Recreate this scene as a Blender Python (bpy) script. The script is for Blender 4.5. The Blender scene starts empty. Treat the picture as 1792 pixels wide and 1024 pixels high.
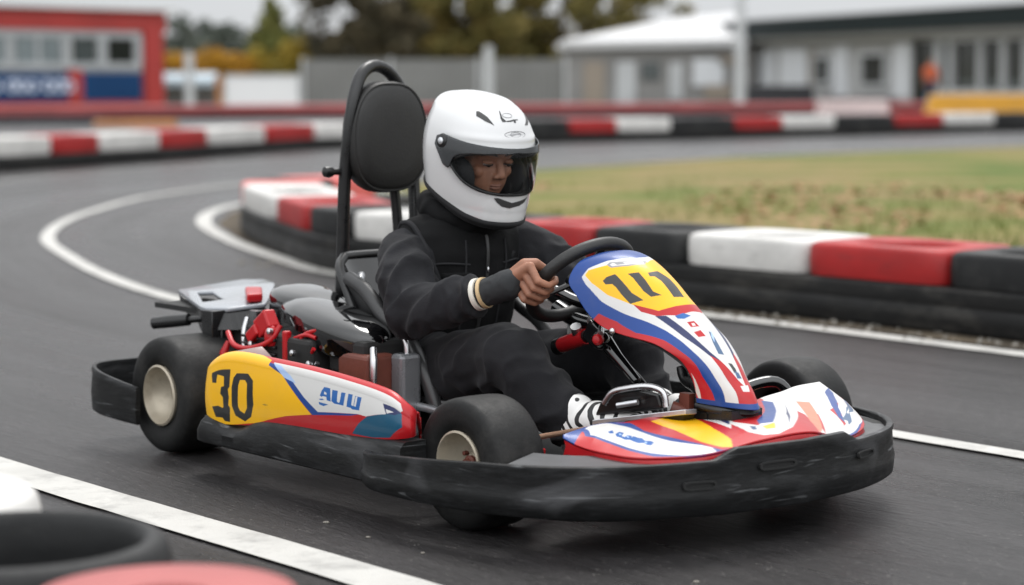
import bpy, bmesh, math, random
import numpy as np
from mathutils import Vector, Matrix, noise as mnoise
random.seed(7); RNG = np.random.default_rng(7)
SC = bpy.context.scene; COL = SC.collection
R_ = math.radians

# ---------------------------------------------------------------- mesh builder
class MB:
    def __init__(s): s.v = []; s.f = []; s.m = []
    def add(s, vs, fs, mat=0):
        o = len(s.v); s.v += [tuple(map(float, v)) for v in vs]
        for f in fs: s.f.append(tuple(i + o for i in f)); s.m.append(mat)
    def box(s, c, d, rot=None, mat=0, taper=1.0):
        x, y, z = [k / 2 for k in d]; t = taper
        vs = [(-x,-y,-z),(x,-y,-z),(x,y,-z),(-x,y,-z),(-x*t,-y*t,z),(x*t,-y*t,z),(x*t,y*t,z),(-x*t,y*t,z)]
        if rot is not None: vs = [rot @ Vector(v) for v in vs]
        s.add([(v[0]+c[0], v[1]+c[1], v[2]+c[2]) for v in vs], [(0,3,2,1),(4,5,6,7),(0,1,5,4),(1,2,6,5),(2,3,7,6),(3,0,4,7)], mat)
    def rings(s, rings, closed=True, caps=True, mat=0):
        n = len(rings[0]); vs = [p for r in rings for p in r]; fs = []
        for i in range(len(rings)-1):
            for j in range(n if closed else n-1):
                k = (j+1) % n
                fs.append((i*n+j, i*n+k, (i+1)*n+k, (i+1)*n+j))
        if caps and closed:
            fs.append(tuple(reversed(range(n)))); fs.append(tuple((len(rings)-1)*n+j for j in range(n)))
        s.add(vs, fs, mat)
    def tube(s, path, r, n=10, mat=0, smooth=0, cap=True, flat=1.0):
        P = [Vector(p) for p in path]; Rr = list(r) if hasattr(r, '__len__') else [r]*len(P)
        if smooth:
            ts = [0]
            for a, b in zip(P, P[1:]): ts.append(ts[-1] + max((b-a).length, 1e-6))
            tt = np.linspace(0, ts[-1], (len(P)-1)*smooth+1)
            Q = hermite(ts, [tuple(p) for p in P], tt); Rr = list(np.interp(tt, ts, Rr)); P = [Vector(q) for q in Q]
        rings = []; up = None
        for i, p in enumerate(P):
            t = (P[min(i+1, len(P)-1)] - P[max(i-1, 0)]).normalized()
            if up is None: up = Vector((0,0,1)) if abs(t.z) < .9 else Vector((1,0,0))
            a = t.cross(up)
            if a.length < 1e-4: a = t.cross(Vector((.3,1,.2)))
            a.normalize(); b = a.cross(t).normalized(); up = b
            rings.append([p + (a*math.cos(2*math.pi*k/n) + b*flat*math.sin(2*math.pi*k/n))*Rr[i] for k in range(n)])
        s.rings(rings, True, cap, mat)
    def torus(s, c, ax, R, r, n=48, m=12, mat=0, a0=0, a1=2*math.pi):
        ax = Vector(ax).normalized(); u = ax.orthogonal().normalized(); w = ax.cross(u); full = abs(a1-a0-2*math.pi) < 1e-6
        pts = [Vector(c) + (u*math.cos(a0+(a1-a0)*k/n) + w*math.sin(a0+(a1-a0)*k/n))*R for k in range(n if full else n+1)]
        rings = []
        for k, p in enumerate(pts):
            d = (p - Vector(c)).normalized()
            rings.append([p + (d*math.cos(2*math.pi*j/m) + ax*math.sin(2*math.pi*j/m))*r for j in range(m)])
        if full: rings.append(rings[0])
        s.rings(rings, True, not full, mat)
    def lathe(s, prof, c=(0,0,0), ax=(0,0,1), n=32, mat=0, cap=True):
        """prof: (radius, height along axis)"""
        ax = Vector(ax).normalized(); u = ax.orthogonal().normalized(); w = ax.cross(u); c = Vector(c); rings = []
        for r, h in prof: rings.append([c + ax*h + (u*math.cos(2*math.pi*k/n)+w*math.sin(2*math.pi*k/n))*max(r, 1e-4) for k in range(n)])
        s.rings(rings, True, cap, mat)
    def ell(s, c, rad, rot=None, n=20, m=12, mat=0):
        rings = []
        for i in range(m+1):
            th = math.pi*i/m; rr = max(math.sin(th), 1e-3); z = math.cos(th)
            ring = []
            for k in range(n):
                v = Vector((rad[0]*rr*math.cos(2*math.pi*k/n), rad[1]*rr*math.sin(2*math.pi*k/n), rad[2]*z))
                if rot is not None: v = rot @ v
                ring.append(v + Vector(c))
            rings.append(ring)
        s.rings(rings, True, True, mat)
    def cone(s, a, b, ra, rb, n=18, mat=0):
        """capsule with two radii"""
        a, b = Vector(a), Vector(b); s.ell(a, (ra,)*3, n=n, m=10, mat=mat); s.ell(b, (rb,)*3, n=n, m=10, mat=mat)
        s.tube([a, b], [ra, rb], n=n, mat=mat)
    def chain(s, pts):
        for (a, ra), (b, rb) in zip(pts, pts[1:]): s.cone(a, b, ra, rb)
    def prism(s, poly, z0, z1, mat=0, axis='z'):
        n = len(poly); f = {'z': lambda p, h: (p[0], p[1], h), 'y': lambda p, h: (p[0], h, p[1]), 'x': lambda p, h: (h, p[0], p[1])}[axis]
        s.rings([[f(p, z0) for p in poly], [f(p, z1) for p in poly]], True, True, mat)
    def grid(s, P, mat=0):
        n, m = P.shape[:2]; o = len(s.v); s.v += [tuple(p) for p in P.reshape(-1, 3).tolist()]
        for i in range(n-1):
            for j in range(m-1): s.f.append((o+i*m+j, o+(i+1)*m+j, o+(i+1)*m+j+1, o+i*m+j+1)); s.m.append(mat)
    def mesh(s, name, smooth=40):
        me = bpy.data.meshes.new(name); me.from_pydata(s.v, [], s.f); me.polygons.foreach_set('material_index', s.m)
        bm = bmesh.new(); bm.from_mesh(me); bmesh.ops.recalc_face_normals(bm, faces=bm.faces); bm.to_mesh(me); bm.free()
        finish(me, smooth); return me
    def build(s, name, mats, parent=None, smooth=40, bevel=0, seg=2, sub=0, loc=None):
        return link(name, s.mesh(name, smooth), mats, parent, bevel, seg, sub, loc)

def finish(me, smooth):
    if smooth:
        me.polygons.foreach_set('use_smooth', [True]*len(me.polygons))
        if smooth < 180: me.set_sharp_from_angle(angle=R_(smooth))
    me.update()
def link(name, me, mats, parent=None, bevel=0, seg=2, sub=0, loc=None):
    o = bpy.data.objects.new(name, me); COL.objects.link(o)
    for m in (mats if isinstance(mats, (list, tuple)) else [mats]): me.materials.append(m)
    if parent is not None: o.parent = parent
    if loc is not None: o.location = loc
    if bevel:
        b = o.modifiers.new('bevel', 'BEVEL'); b.width = bevel; b.segments = seg; b.limit_method = 'ANGLE'; b.angle_limit = R_(35); b.harden_normals = False
    if sub:
        d = o.modifiers.new('sub', 'SUBSURF'); d.levels = sub; d.render_levels = sub
    return o
def thing(name, label, cat, loc=(0,0,0), rotz=0, group=None):
    o = bpy.data.objects.new(name, None); COL.objects.link(o); o.location = loc; o.rotation_euler = (0,0,rotz); o.empty_display_size = .1
    return tag(o, label, cat, group)
def tag(o, label, cat, group=None):
    o['label'] = label; o['category'] = cat
    if group: o['group'] = group
    return o
def part(name, parent, loc=(0,0,0), rot=(0,0,0), label=None):
    o = bpy.data.objects.new(name, None); COL.objects.link(o); o.parent = parent; o.location = loc; o.rotation_euler = rot; o.empty_display_size = .05
    if label: o['label'] = label
    return o
def structure(o, kind='structure'): o['kind'] = kind; return o
def dup(root, label=None):
    c = root.copy(); COL.objects.link(c)
    if label: c['label'] = label
    for ch in [o for o in COL.objects if o.parent == root]:
        d = ch.copy(); COL.objects.link(d); d.parent = c
        for g in [o for o in COL.objects if o.parent == ch]:
            e = g.copy(); COL.objects.link(e); e.parent = d
    return c
def voxel(mb, size, smooth_it=6, fac=.5):
    """one continuous skin round overlapping volumes"""
    me = mb.mesh('tmp', 0); o = bpy.data.objects.new('tmp', me); COL.objects.link(o)
    r = o.modifiers.new('r', 'REMESH'); r.mode = 'VOXEL'; r.voxel_size = size
    if smooth_it:
        s = o.modifiers.new('s', 'SMOOTH'); s.iterations = smooth_it; s.factor = fac
    dg = bpy.context.evaluated_depsgraph_get(); out = bpy.data.meshes.new_from_object(o.evaluated_get(dg))
    bpy.data.objects.remove(o); bpy.data.meshes.remove(me); finish(out, 180); return out
def verts(me):
    a = np.empty(len(me.vertices)*3); me.vertices.foreach_get('co', a); return a.reshape(-1, 3)
def vnormals(me):
    a = np.empty(len(me.vertices)*3); me.vertices.foreach_get('normal', a); return a.reshape(-1, 3)
def setverts(me, a): me.vertices.foreach_set('co', a.ravel()); me.update()
def displace(me, fn):
    co, no = verts(me), vnormals(me); d = np.array([fn(Vector(c), Vector(n)) for c, n in zip(co, no)]); setverts(me, co + no*d[:, None])

# ---------------------------------------------------------------- materials
def mat(name, col=(.5,.5,.5), rough=.5, metal=0, spec=.5, coat=0, var=0, vscale=8, bump=0, bscale=60, rvar=0, dirt=None, dirt_amt=0, dscale=5, stretch=(1,1,1)):
    m = bpy.data.materials.new(name); m.use_nodes = True; nt = m.node_tree; N, L = nt.nodes, nt.links; b = N['Principled BSDF']
    b.inputs['Base Color'].default_value = (*col, 1); b.inputs['Roughness'].default_value = rough; b.inputs['Metallic'].default_value = metal
    b.inputs['Specular IOR Level'].default_value = spec; b.inputs['Coat Weight'].default_value = coat; b.inputs['Coat Roughness'].default_value = .08
    tc = N.new('ShaderNodeTexCoord'); mp = N.new('ShaderNodeMapping'); mp.inputs['Scale'].default_value = stretch; L.new(tc.outputs['Object'], mp.inputs['Vector'])
    def nz(sc, det=5, ro=.6):
        n = N.new('ShaderNodeTexNoise'); n.inputs['Scale'].default_value = sc; n.inputs['Detail'].default_value = det; n.inputs['Roughness'].default_value = ro
        L.new(mp.outputs['Vector'], n.inputs['Vector']); return n
    src = None
    if var:
        n = nz(vscale); mr = N.new('ShaderNodeMapRange'); mr.inputs['From Min'].default_value = .3; mr.inputs['From Max'].default_value = .7
        mr.inputs['To Min'].default_value = 1-var; mr.inputs['To Max'].default_value = 1+var; L.new(n.outputs['Fac'], mr.inputs['Value'])
        mx = N.new('ShaderNodeMix'); mx.data_type = 'RGBA'; mx.blend_type = 'MULTIPLY'; mx.inputs['Factor'].default_value = 1
        mx.inputs['A'].default_value = (*col, 1); L.new(mr.outputs['Result'], mx.inputs['B']); src = mx.outputs['Result']
    if dirt:
        n = nz(dscale, 8, .7); rp = N.new('ShaderNodeValToRGB'); rp.color_ramp.elements[0].position = .5; rp.color_ramp.elements[1].position = .72
        rp.color_ramp.elements[1].color = (dirt_amt,)*3+(1,); L.new(n.outputs['Fac'], rp.inputs['Fac'])
        mx = N.new('ShaderNodeMix'); mx.data_type = 'RGBA'; L.new(rp.outputs['Color'], mx.inputs['Factor'])
        if src: L.new(src, mx.inputs['A'])
        else: mx.inputs['A'].default_value = (*col, 1)
        mx.inputs['B'].default_value = (*dirt, 1); src = mx.outputs['Result']
    if src: L.new(src, b.inputs['Base Color'])
    if rvar:
        n = nz(vscale*1.7+3); mr = N.new('ShaderNodeMapRange'); mr.inputs['To Min'].default_value = max(rough-rvar, .02); mr.inputs['To Max'].default_value = min(rough+rvar, 1)
        mr.inputs['From Min'].default_value = .3; mr.inputs['From Max'].default_value = .7; L.new(n.outputs['Fac'], mr.inputs['Value']); L.new(mr.outputs['Result'], b.inputs['Roughness'])
    if bump:
        n = nz(bscale, 4); bp = N.new('ShaderNodeBump'); bp.inputs['Strength'].default_value = bump; bp.inputs['Distance'].default_value = .01
        L.new(n.outputs['Fac'], bp.inputs['Height']); L.new(bp.outputs['Normal'], b.inputs['Normal'])
    return m
def scratches(m, col, scale, stretch, lo, hi, amt):
    nt = m.node_tree; N, L = nt.nodes, nt.links; b = N['Principled BSDF']
    tc = N.new('ShaderNodeTexCoord'); mp = N.new('ShaderNodeMapping'); mp.inputs['Scale'].default_value = stretch; L.new(tc.outputs['Object'], mp.inputs['Vector'])
    n = N.new('ShaderNodeTexNoise'); n.inputs['Scale'].default_value = scale; n.inputs['Detail'].default_value = 4; n.inputs['Distortion'].default_value = .6; L.new(mp.outputs['Vector'], n.inputs['Vector'])
    r = N.new('ShaderNodeValToRGB'); r.color_ramp.elements[0].position = lo; r.color_ramp.elements[1].position = hi; r.color_ramp.elements[1].color = (amt,)*3+(1,); L.new(n.outputs['Fac'], r.inputs['Fac'])
    mx = N.new('ShaderNodeMix'); mx.data_type = 'RGBA'; L.new(r.outputs['Color'], mx.inputs['Factor']); L.new(b.inputs['Base Color'].links[0].from_socket, mx.inputs['A']); mx.inputs['B'].default_value = (*col, 1); L.new(mx.outputs['Result'], b.inputs['Base Color']); return m
def creases(m, scale=13, strength=.55, dist=.03):
    nt = m.node_tree; N, L = nt.nodes, nt.links; b = N['Principled BSDF']
    tc = N.new('ShaderNodeTexCoord'); w = N.new('ShaderNodeTexNoise'); w.inputs['Scale'].default_value = 5; L.new(tc.outputs['Object'], w.inputs['Vector'])
    ad = N.new('ShaderNodeMix'); ad.data_type = 'VECTOR'; ad.inputs['Factor'].default_value = .22; L.new(tc.outputs['Object'], ad.inputs['A']); L.new(w.outputs['Color'], ad.inputs['B'])
    n = N.new('ShaderNodeTexNoise'); n.noise_type = 'RIDGED_MULTIFRACTAL'; n.inputs['Scale'].default_value = scale; n.inputs['Detail'].default_value = 2.5; n.inputs['Roughness'].default_value = .45; L.new(ad.outputs['Result'], n.inputs['Vector'])
    bp = N.new('ShaderNodeBump'); bp.inputs['Strength'].default_value = strength; bp.inputs['Distance'].default_value = dist; L.new(n.outputs['Fac'], bp.inputs['Height'])
    lk = b.inputs['Normal'].links
    if lk: L.new(lk[0].from_socket, bp.inputs['Normal'])
    L.new(bp.outputs['Normal'], b.inputs['Normal']); return m
def paint_mat(name, rough=.3, coat=.15, dust=.03):
    """colour comes from the painted livery stored on the panel itself, with light scratches and dust"""
    m = mat(name, rough=rough, coat=coat, spec=.32); nt = m.node_tree; N, L = nt.nodes, nt.links; b = N['Principled BSDF']
    at = N.new('ShaderNodeAttribute'); at.attribute_name = 'livery'
    tc = N.new('ShaderNodeTexCoord'); n = N.new('ShaderNodeTexNoise'); n.inputs['Scale'].default_value = 14; n.inputs['Detail'].default_value = 8; n.inputs['Roughness'].default_value = .7
    L.new(tc.outputs['Object'], n.inputs['Vector'])
    rp = N.new('ShaderNodeValToRGB'); rp.color_ramp.elements[0].position = .5; rp.color_ramp.elements[1].position = .8; rp.color_ramp.elements[1].color = (dust*3,)*3+(1,)
    L.new(n.outputs['Fac'], rp.inputs['Fac'])
    mx = N.new('ShaderNodeMix'); mx.data_type = 'RGBA'; L.new(rp.outputs['Color'], mx.inputs['Factor']); L.new(at.outputs['Color'], mx.inputs['A']); mx.inputs['B'].default_value = (.22,.2,.18,1)
    L.new(mx.outputs['Result'], b.inputs['Base Color'])
    mr = N.new('ShaderNodeMapRange'); mr.inputs['To Min'].default_value = rough-.08; mr.inputs['To Max'].default_value = rough+.18; L.new(n.outputs['Fac'], mr.inputs['Value']); L.new(mr.outputs['Result'], b.inputs['Roughness'])
    bp = N.new('ShaderNodeBump'); bp.inputs['Strength'].default_value = .06; bp.inputs['Distance'].default_value = .01
    n2 = N.new('ShaderNodeTexNoise'); n2.inputs['Scale'].default_value = 18; L.new(tc.outputs['Object'], n2.inputs['Vector'])
    L.new(n2.outputs['Fac'], bp.inputs['Height']); L.new(bp.outputs['Normal'], b.inputs['Normal'])
    return m
PAL = dict(red=(.40,.008,.012), blue=(.006,.045,.22), white=(.58,.57,.555), yellow=(.80,.42,.004), teal=(.008,.075,.14), navy=(.012,.02,.085), black=(.012,.012,.012),
           ink=(.035,.035,.035), logo=(.012,.10,.33), grey=(.25,.25,.26), slate=(.06,.11,.2), lightblue=(.35,.48,.72), scuff=(.35,.2,.02), salmon=(.62,.19,.11))
def inside(px, py, poly):
    r = np.zeros(px.shape, bool); n = len(poly)
    for i in range(n):
        x1, y1 = poly[i]; x2, y2 = poly[(i+1) % n]
        if y1 == y2: continue
        r ^= ((y1 > py) != (y2 > py)) & (px < (x2-x1)*(py-y1)/(y2-y1)+x1)
    return r
def paint(a, b, art, base, mirror_layers=(), da=0, db=0, fn=None):
    """colour per surface point from painted regions in (a,b); four sub-samples soften the edges"""
    acc = np.zeros(a.shape+(3,))
    for ja, jb in ((-.25,-.12),(.12,-.25),(.25,.12),(-.12,.25)):
        A, B = a+ja*da, b+jb*db; C = np.empty(a.shape+(3,)); C[:] = PAL[base]
        for i, (col, kind, w, poly) in enumerate(art):
            P = np.array(poly); lo, hi = P.min(0), P.max(0)
            Bq = -np.abs(B) if i in mirror_layers else B
            mk = (A >= lo[0]) & (A <= hi[0]) & (Bq >= lo[1]) & (Bq <= hi[1])
            if mk.any(): C[mk] = np.where(inside(A[mk], Bq[mk], poly)[:, None], PAL[col], C[mk])
        if fn: fn(A, B, C)
        acc += C
    return acc/4
def livery_sheet(name, S, a, b, art, base, m, parent, thick=.004, mirror_layers=(), fn=None, flip=False):
    A, B = np.meshgrid(a, b, indexing='ij'); P = S(A.ravel(), B.ravel()).reshape(A.shape+(3,))
    if flip: P = P*np.array([1,-1,1])
    c = paint(A, B, art, base, mirror_layers, a[1]-a[0], b[1]-b[0], fn)
    n, k = A.shape; me = bpy.data.meshes.new(name)
    idx = np.arange(n*k).reshape(n, k); q = np.stack([idx[:-1,:-1], idx[1:,:-1], idx[1:,1:], idx[:-1,1:]], -1).reshape(-1, 4)
    if flip: q = q[:, ::-1]
    me.from_pydata(P.reshape(-1, 3).tolist(), [], q.tolist())
    at = me.color_attributes.new('livery', 'FLOAT_COLOR', 'POINT'); at.data.foreach_set('color', np.concatenate([c.reshape(-1, 3), np.ones((n*k, 1))], 1).ravel().astype(np.float32))
    finish(me, 180); o = link(name, me, [m], parent)
    so = o.modifiers.new('thick', 'SOLIDIFY'); so.thickness = thick; so.offset = -1
    return o
import math
import numpy as np
# ---------------------------------------------------------------- numeric surfaces (kart-local metres: x forward, y left, z up)
def hermite(ts, vals, t):
    """smooth curve through knots (ts increasing); vals (k,) or (k,d); t array"""
    ts = np.asarray(ts, float); V = np.asarray(vals, float); t = np.asarray(t, float)
    one = V.ndim == 1
    if one: V = V[:, None]
    d = np.diff(V, axis=0) / np.diff(ts)[:, None]
    m = np.empty_like(V); m[0] = d[0]; m[-1] = d[-1]
    m[1:-1] = (d[1:] + d[:-1]) / 2
    i = np.clip(np.searchsorted(ts, t) - 1, 0, len(ts) - 2)
    h = (ts[i + 1] - ts[i]); u = np.clip((t - ts[i]) / h, 0, 1)[..., None]; h = h[..., None]
    r = ((2*u**3-3*u**2+1)*V[i] + (u**3-2*u**2+u)*h*m[i] + (-2*u**3+3*u**2)*V[i+1] + (u**3-u**2)*h*m[i+1])
    return r[..., 0] if one else r

PANEL_T = [0, .07, .14, .22, .30, .38, .46, .56, .64, .73, .81, .9, 1.0]
PANEL_C = [(1.115,.560),(1.150,.563),(1.19,.556),(1.235,.537),(1.285,.507),(1.33,.473),(1.37,.442),(1.43,.392),(1.465,.362),(1.50,.33),(1.525,.303),(1.553,.276),(1.572,.246)]
PANEL_E = [(1.105,.556),(1.099,.538),(1.10,.498),(1.135,.463),(1.172,.427),(1.215,.401),(1.271,.389),(1.351,.379),(1.389,.364),(1.422,.341),(1.438,.313),(1.446,.281),(1.447,.252)]
PANEL_W = [.035,.092,.124,.129,.128,.122,.115,.105,.095,.08,.070,.062,.058]
def panel_surf(t, s):
    C = hermite(PANEL_T, PANEL_C, t); E = hermite(PANEL_T, PANEL_E, t); w = hermite(PANEL_T, PANEL_W, t)
    g = np.abs(s) ** 2.0
    xz = C + (E - C) * g[..., None]
    return np.stack([xz[..., 0], w * s * (1.12 - .12 * s * s), xz[..., 1]], -1)

POD_PATH = [(.345,-.47),(.318,-.50),(.305,-.56),(.312,-.592),(.335,-.604),(.40,-.607),(.60,-.608),(.90,-.607),(1.06,-.604),(1.098,-.594),(1.110,-.578),(1.104,-.563),(1.09,-.552)]
POD_U = [0,.03,.08,.11,.14,.21,.40,.69,.85,.91,.945,.975,1.0]
POD_ZT = [.26,.262,.264,.268,.280,.304,.309,.298,.280,.262,.248,.236,.23]
POD_ZB = [.13,.13,.13,.13,.13,.132,.152,.168,.18,.185,.188,.19,.19]
def pod_surf(u, v):
    p = hermite(POD_U, POD_PATH, u); zt = hermite(POD_U, POD_ZT, u); zb = hermite(POD_U, POD_ZB, u)
    inn = np.stack([np.clip(p[..., 0], .36, 1.04), np.full_like(u, -.50)], -1)
    dirv = inn - p; L = np.maximum(np.linalg.norm(dirv, axis=-1, keepdims=True), 1e-6); dn = dirv / L
    r = .024
    a = np.clip((v - .62) / .16, 0, 1) * (np.pi / 2); b = np.clip((v - .78) / .22, 0, 1)
    w = np.clip(v / .62, 0, 1)
    z = np.where(v < .62, zb + (zt - r - zb) * w, zt - r + r * np.sin(a))
    bul = -.006 * np.sin(np.pi * w)
    off = np.where(v < .62, bul, r * (1 - np.cos(a)) + b * np.maximum(L[..., 0] - r, 0))
    xy = p + dn * off[..., None]
    return np.stack([xy[..., 0], xy[..., 1], z - b * np.interp(u, [0, .22, .34, 1], [-.006, -.006, .07, .07])], -1)

NOSE_A = [0, .07, .18, .30, .38, .48, .58, .66, .76, .88, 1.0]
NOSE_R = [(1.388,-.394,.205),(1.386,-.299,.216),(1.37,-.19,.209),(1.365,-.10,.211),(1.36,-.03,.206),(1.385,.03,.203),(1.41,.12,.212),(1.41,.18,.229),(1.40,.26,.236),(1.38,.33,.240),(1.365,.425,.240)]
NOSE_F = [(1.395,-.396,.200),(1.436,-.392,.189),(1.521,-.392,.184),(1.612,-.358,.182),(1.673,-.259,.186),(1.70,-.12,.205),(1.705,.02,.208),(1.695,.115,.186),(1.665,.205,.178),(1.605,.305,.185),(1.475,.395,.208)]
def nose_surf(a, b):
    R = hermite(NOSE_A, NOSE_R, a); Fp = hermite(NOSE_A, NOSE_F, a)
    bb = b[..., None]
    P = R + (Fp - R) * bb
    bump = .010 * np.sin(np.pi * b) + .004 * np.sin(np.pi * b ** 2.2)
    edge = np.clip(np.minimum(a, 1 - a) / .12, 0, 1)
    P[..., 2] += bump * edge
    return P
# helmet: horizontal slices; phi = 0 straight ahead, positive to the wearer's left
HZ = [-.150,-.140,-.10,-.05,0,.04,.08,.11,.135,.15,.157]
HA = [.085,.100,.114,.124,.129,.128,.119,.102,.074,.043,.002]
HF = [.132,.150,.158,.153,.147,.139,.121,.097,.066,.036,.002]
HB = [.075,.090,.108,.130,.147,.153,.150,.136,.100,.056,.002]
H_C = (.622, 0, .765); H_P = math.radians(14)
def helmet_local(phi, z, off=0.0):
    a = hermite(HZ, HA, z)+off; f = hermite(HZ, HF, z)+off; b = hermite(HZ, HB, z)+off
    c, s = np.cos(phi), np.sin(phi); L = np.where(c >= 0, f, b); e = 2.15
    r = (np.abs(c/L)**e + np.abs(s/a)**e) ** (-1/e)
    return np.stack([r*c, r*s, z], -1)
def helmet_surf(phi, z, off=0.0):
    P = helmet_local(phi, z, off); cp_, sp_ = math.cos(H_P), math.sin(H_P)
    return np.stack([H_C[0]+P[..., 0]*cp_+P[..., 2]*sp_, P[..., 1]+H_C[1], H_C[2]-P[..., 0]*sp_+P[..., 2]*cp_], -1)
# paint regions in each panel's own surface coordinates
POD_ART = [('yellow','p',0,[(0.1328,0.0012),(0.1598,0.6881),(0.19,0.7291),(0.2121,0.7751),(0.3033,0.7488),(0.3645,0.7017),(0.4567,0.5914),(0.5751,0.2061),(0.4711,0.1364),(0.3556,0.0277),(0.2444,0.0)]),('white','p',0,[(0.4118,0.7049),(0.5331,0.714),(0.65,0.7005),(0.7585,0.7016),(0.8375,0.7154),(0.8925,0.7151),(0.9092,0.651),(0.8833,0.5663),(0.8441,0.4427),(0.7757,0.3228),(0.7491,0.3312),(0.5989,0.2518)]),('blue','p',0,[(0.3645,0.7017),(0.4226,0.6833),(0.4797,0.606),(0.5472,0.3925),(0.6,0.2519),(0.6836,0.2921),(0.754,0.3314),(0.722,0.288),(0.578,0.2027),(0.4567,0.5914)]),('lightblue','p',0,[(0.4145,0.6924),(0.447,0.6805),(0.4887,0.6033),(0.5149,0.5267),(0.4666,0.5642)]),('teal','p',0,[(0.7207,0.0437),(0.7473,0.1949),(0.7805,0.3274),(0.8441,0.4427),(0.8818,0.5921),(0.9069,0.6171),(0.9122,0.3056),(0.8574,0.0343),(0.7945,0.0145)]),('navy','p',0,[(0.8305,0.5971),(0.8748,0.624),(0.9056,0.625),(0.8789,0.4951),(0.8465,0.4519)]),('white','p',0,[(0.8433,0.5276),(0.8745,0.5407),(0.8494,0.462)]),('black','p',0,[(0.1666,0.6237),(0.2511,0.5535),(0.2512,0.3793),(0.2442,0.356),(0.2484,0.2746),(0.2438,0.1988),(0.2509,0.1702),(0.2444,0.0282),(0.2209,0.0325),(0.2125,0.066),(0.1818,0.068),(0.1691,0.1821),(0.1972,0.1884),(0.2175,0.1662),(0.2212,0.174),(0.2215,0.2728),(0.2089,0.3107),(0.2136,0.3788),(0.2263,0.3853),(0.2241,0.4793),(0.1932,0.5069),(0.1907,0.423),(0.1721,0.439),(0.1664,0.5142)]),('black','p',0,[(0.2791,0.5179),(0.3246,0.5316),(0.3455,0.4693),(0.3479,0.2186),(0.3343,0.0891),(0.3078,0.0385),(0.2704,0.0964),(0.2594,0.1857),(0.2602,0.3803),(0.2661,0.4702)]),('yellow','p',0,[(0.2933,0.4553),(0.3135,0.4623),(0.3225,0.4275),(0.321,0.1806),(0.3086,0.1194),(0.2913,0.1478),(0.2849,0.1891),(0.2878,0.4013)]),('scuff','p',0,[(0.3822,0.2328),(0.3906,0.2434),(0.4082,0.2339),(0.3929,0.2238)]),('logo','p',0,[(0.6061,0.4546),(0.6116,0.5185),(0.6195,0.5672),(0.642,0.5713),(0.6481,0.4129),(0.6332,0.417),(0.6304,0.4556),(0.6175,0.4566),(0.6129,0.442)]),('white','p',0,[(0.6219,0.5169),(0.6304,0.5021),(0.6299,0.4788),(0.6206,0.484)]),('logo','p',0,[(0.6021,0.4122),(0.6165,0.4255),(0.6245,0.414),(0.6104,0.403)]),('logo','p',0,[(0.604,0.3775),(0.6399,0.3698),(0.6219,0.3381),(0.605,0.3494)]),('logo','p',0,[(0.6496,0.5594),(0.6701,0.5662),(0.6703,0.4319),(0.6784,0.4194),(0.6811,0.4469),(0.6832,0.5614),(0.6985,0.5668),(0.6952,0.4),(0.6611,0.3975),(0.6503,0.4214)]),('logo','p',0,[(0.7085,0.5683),(0.724,0.5733),(0.7231,0.4315),(0.7306,0.4252),(0.7328,0.5663),(0.756,0.5692),(0.7516,0.3859),(0.7273,0.3777),(0.7211,0.3925),(0.7062,0.3953)]),('white','p',0,[(0.7352,0.5613),(0.7414,0.5639),(0.7391,0.4252),(0.7327,0.4273)])]
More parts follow.
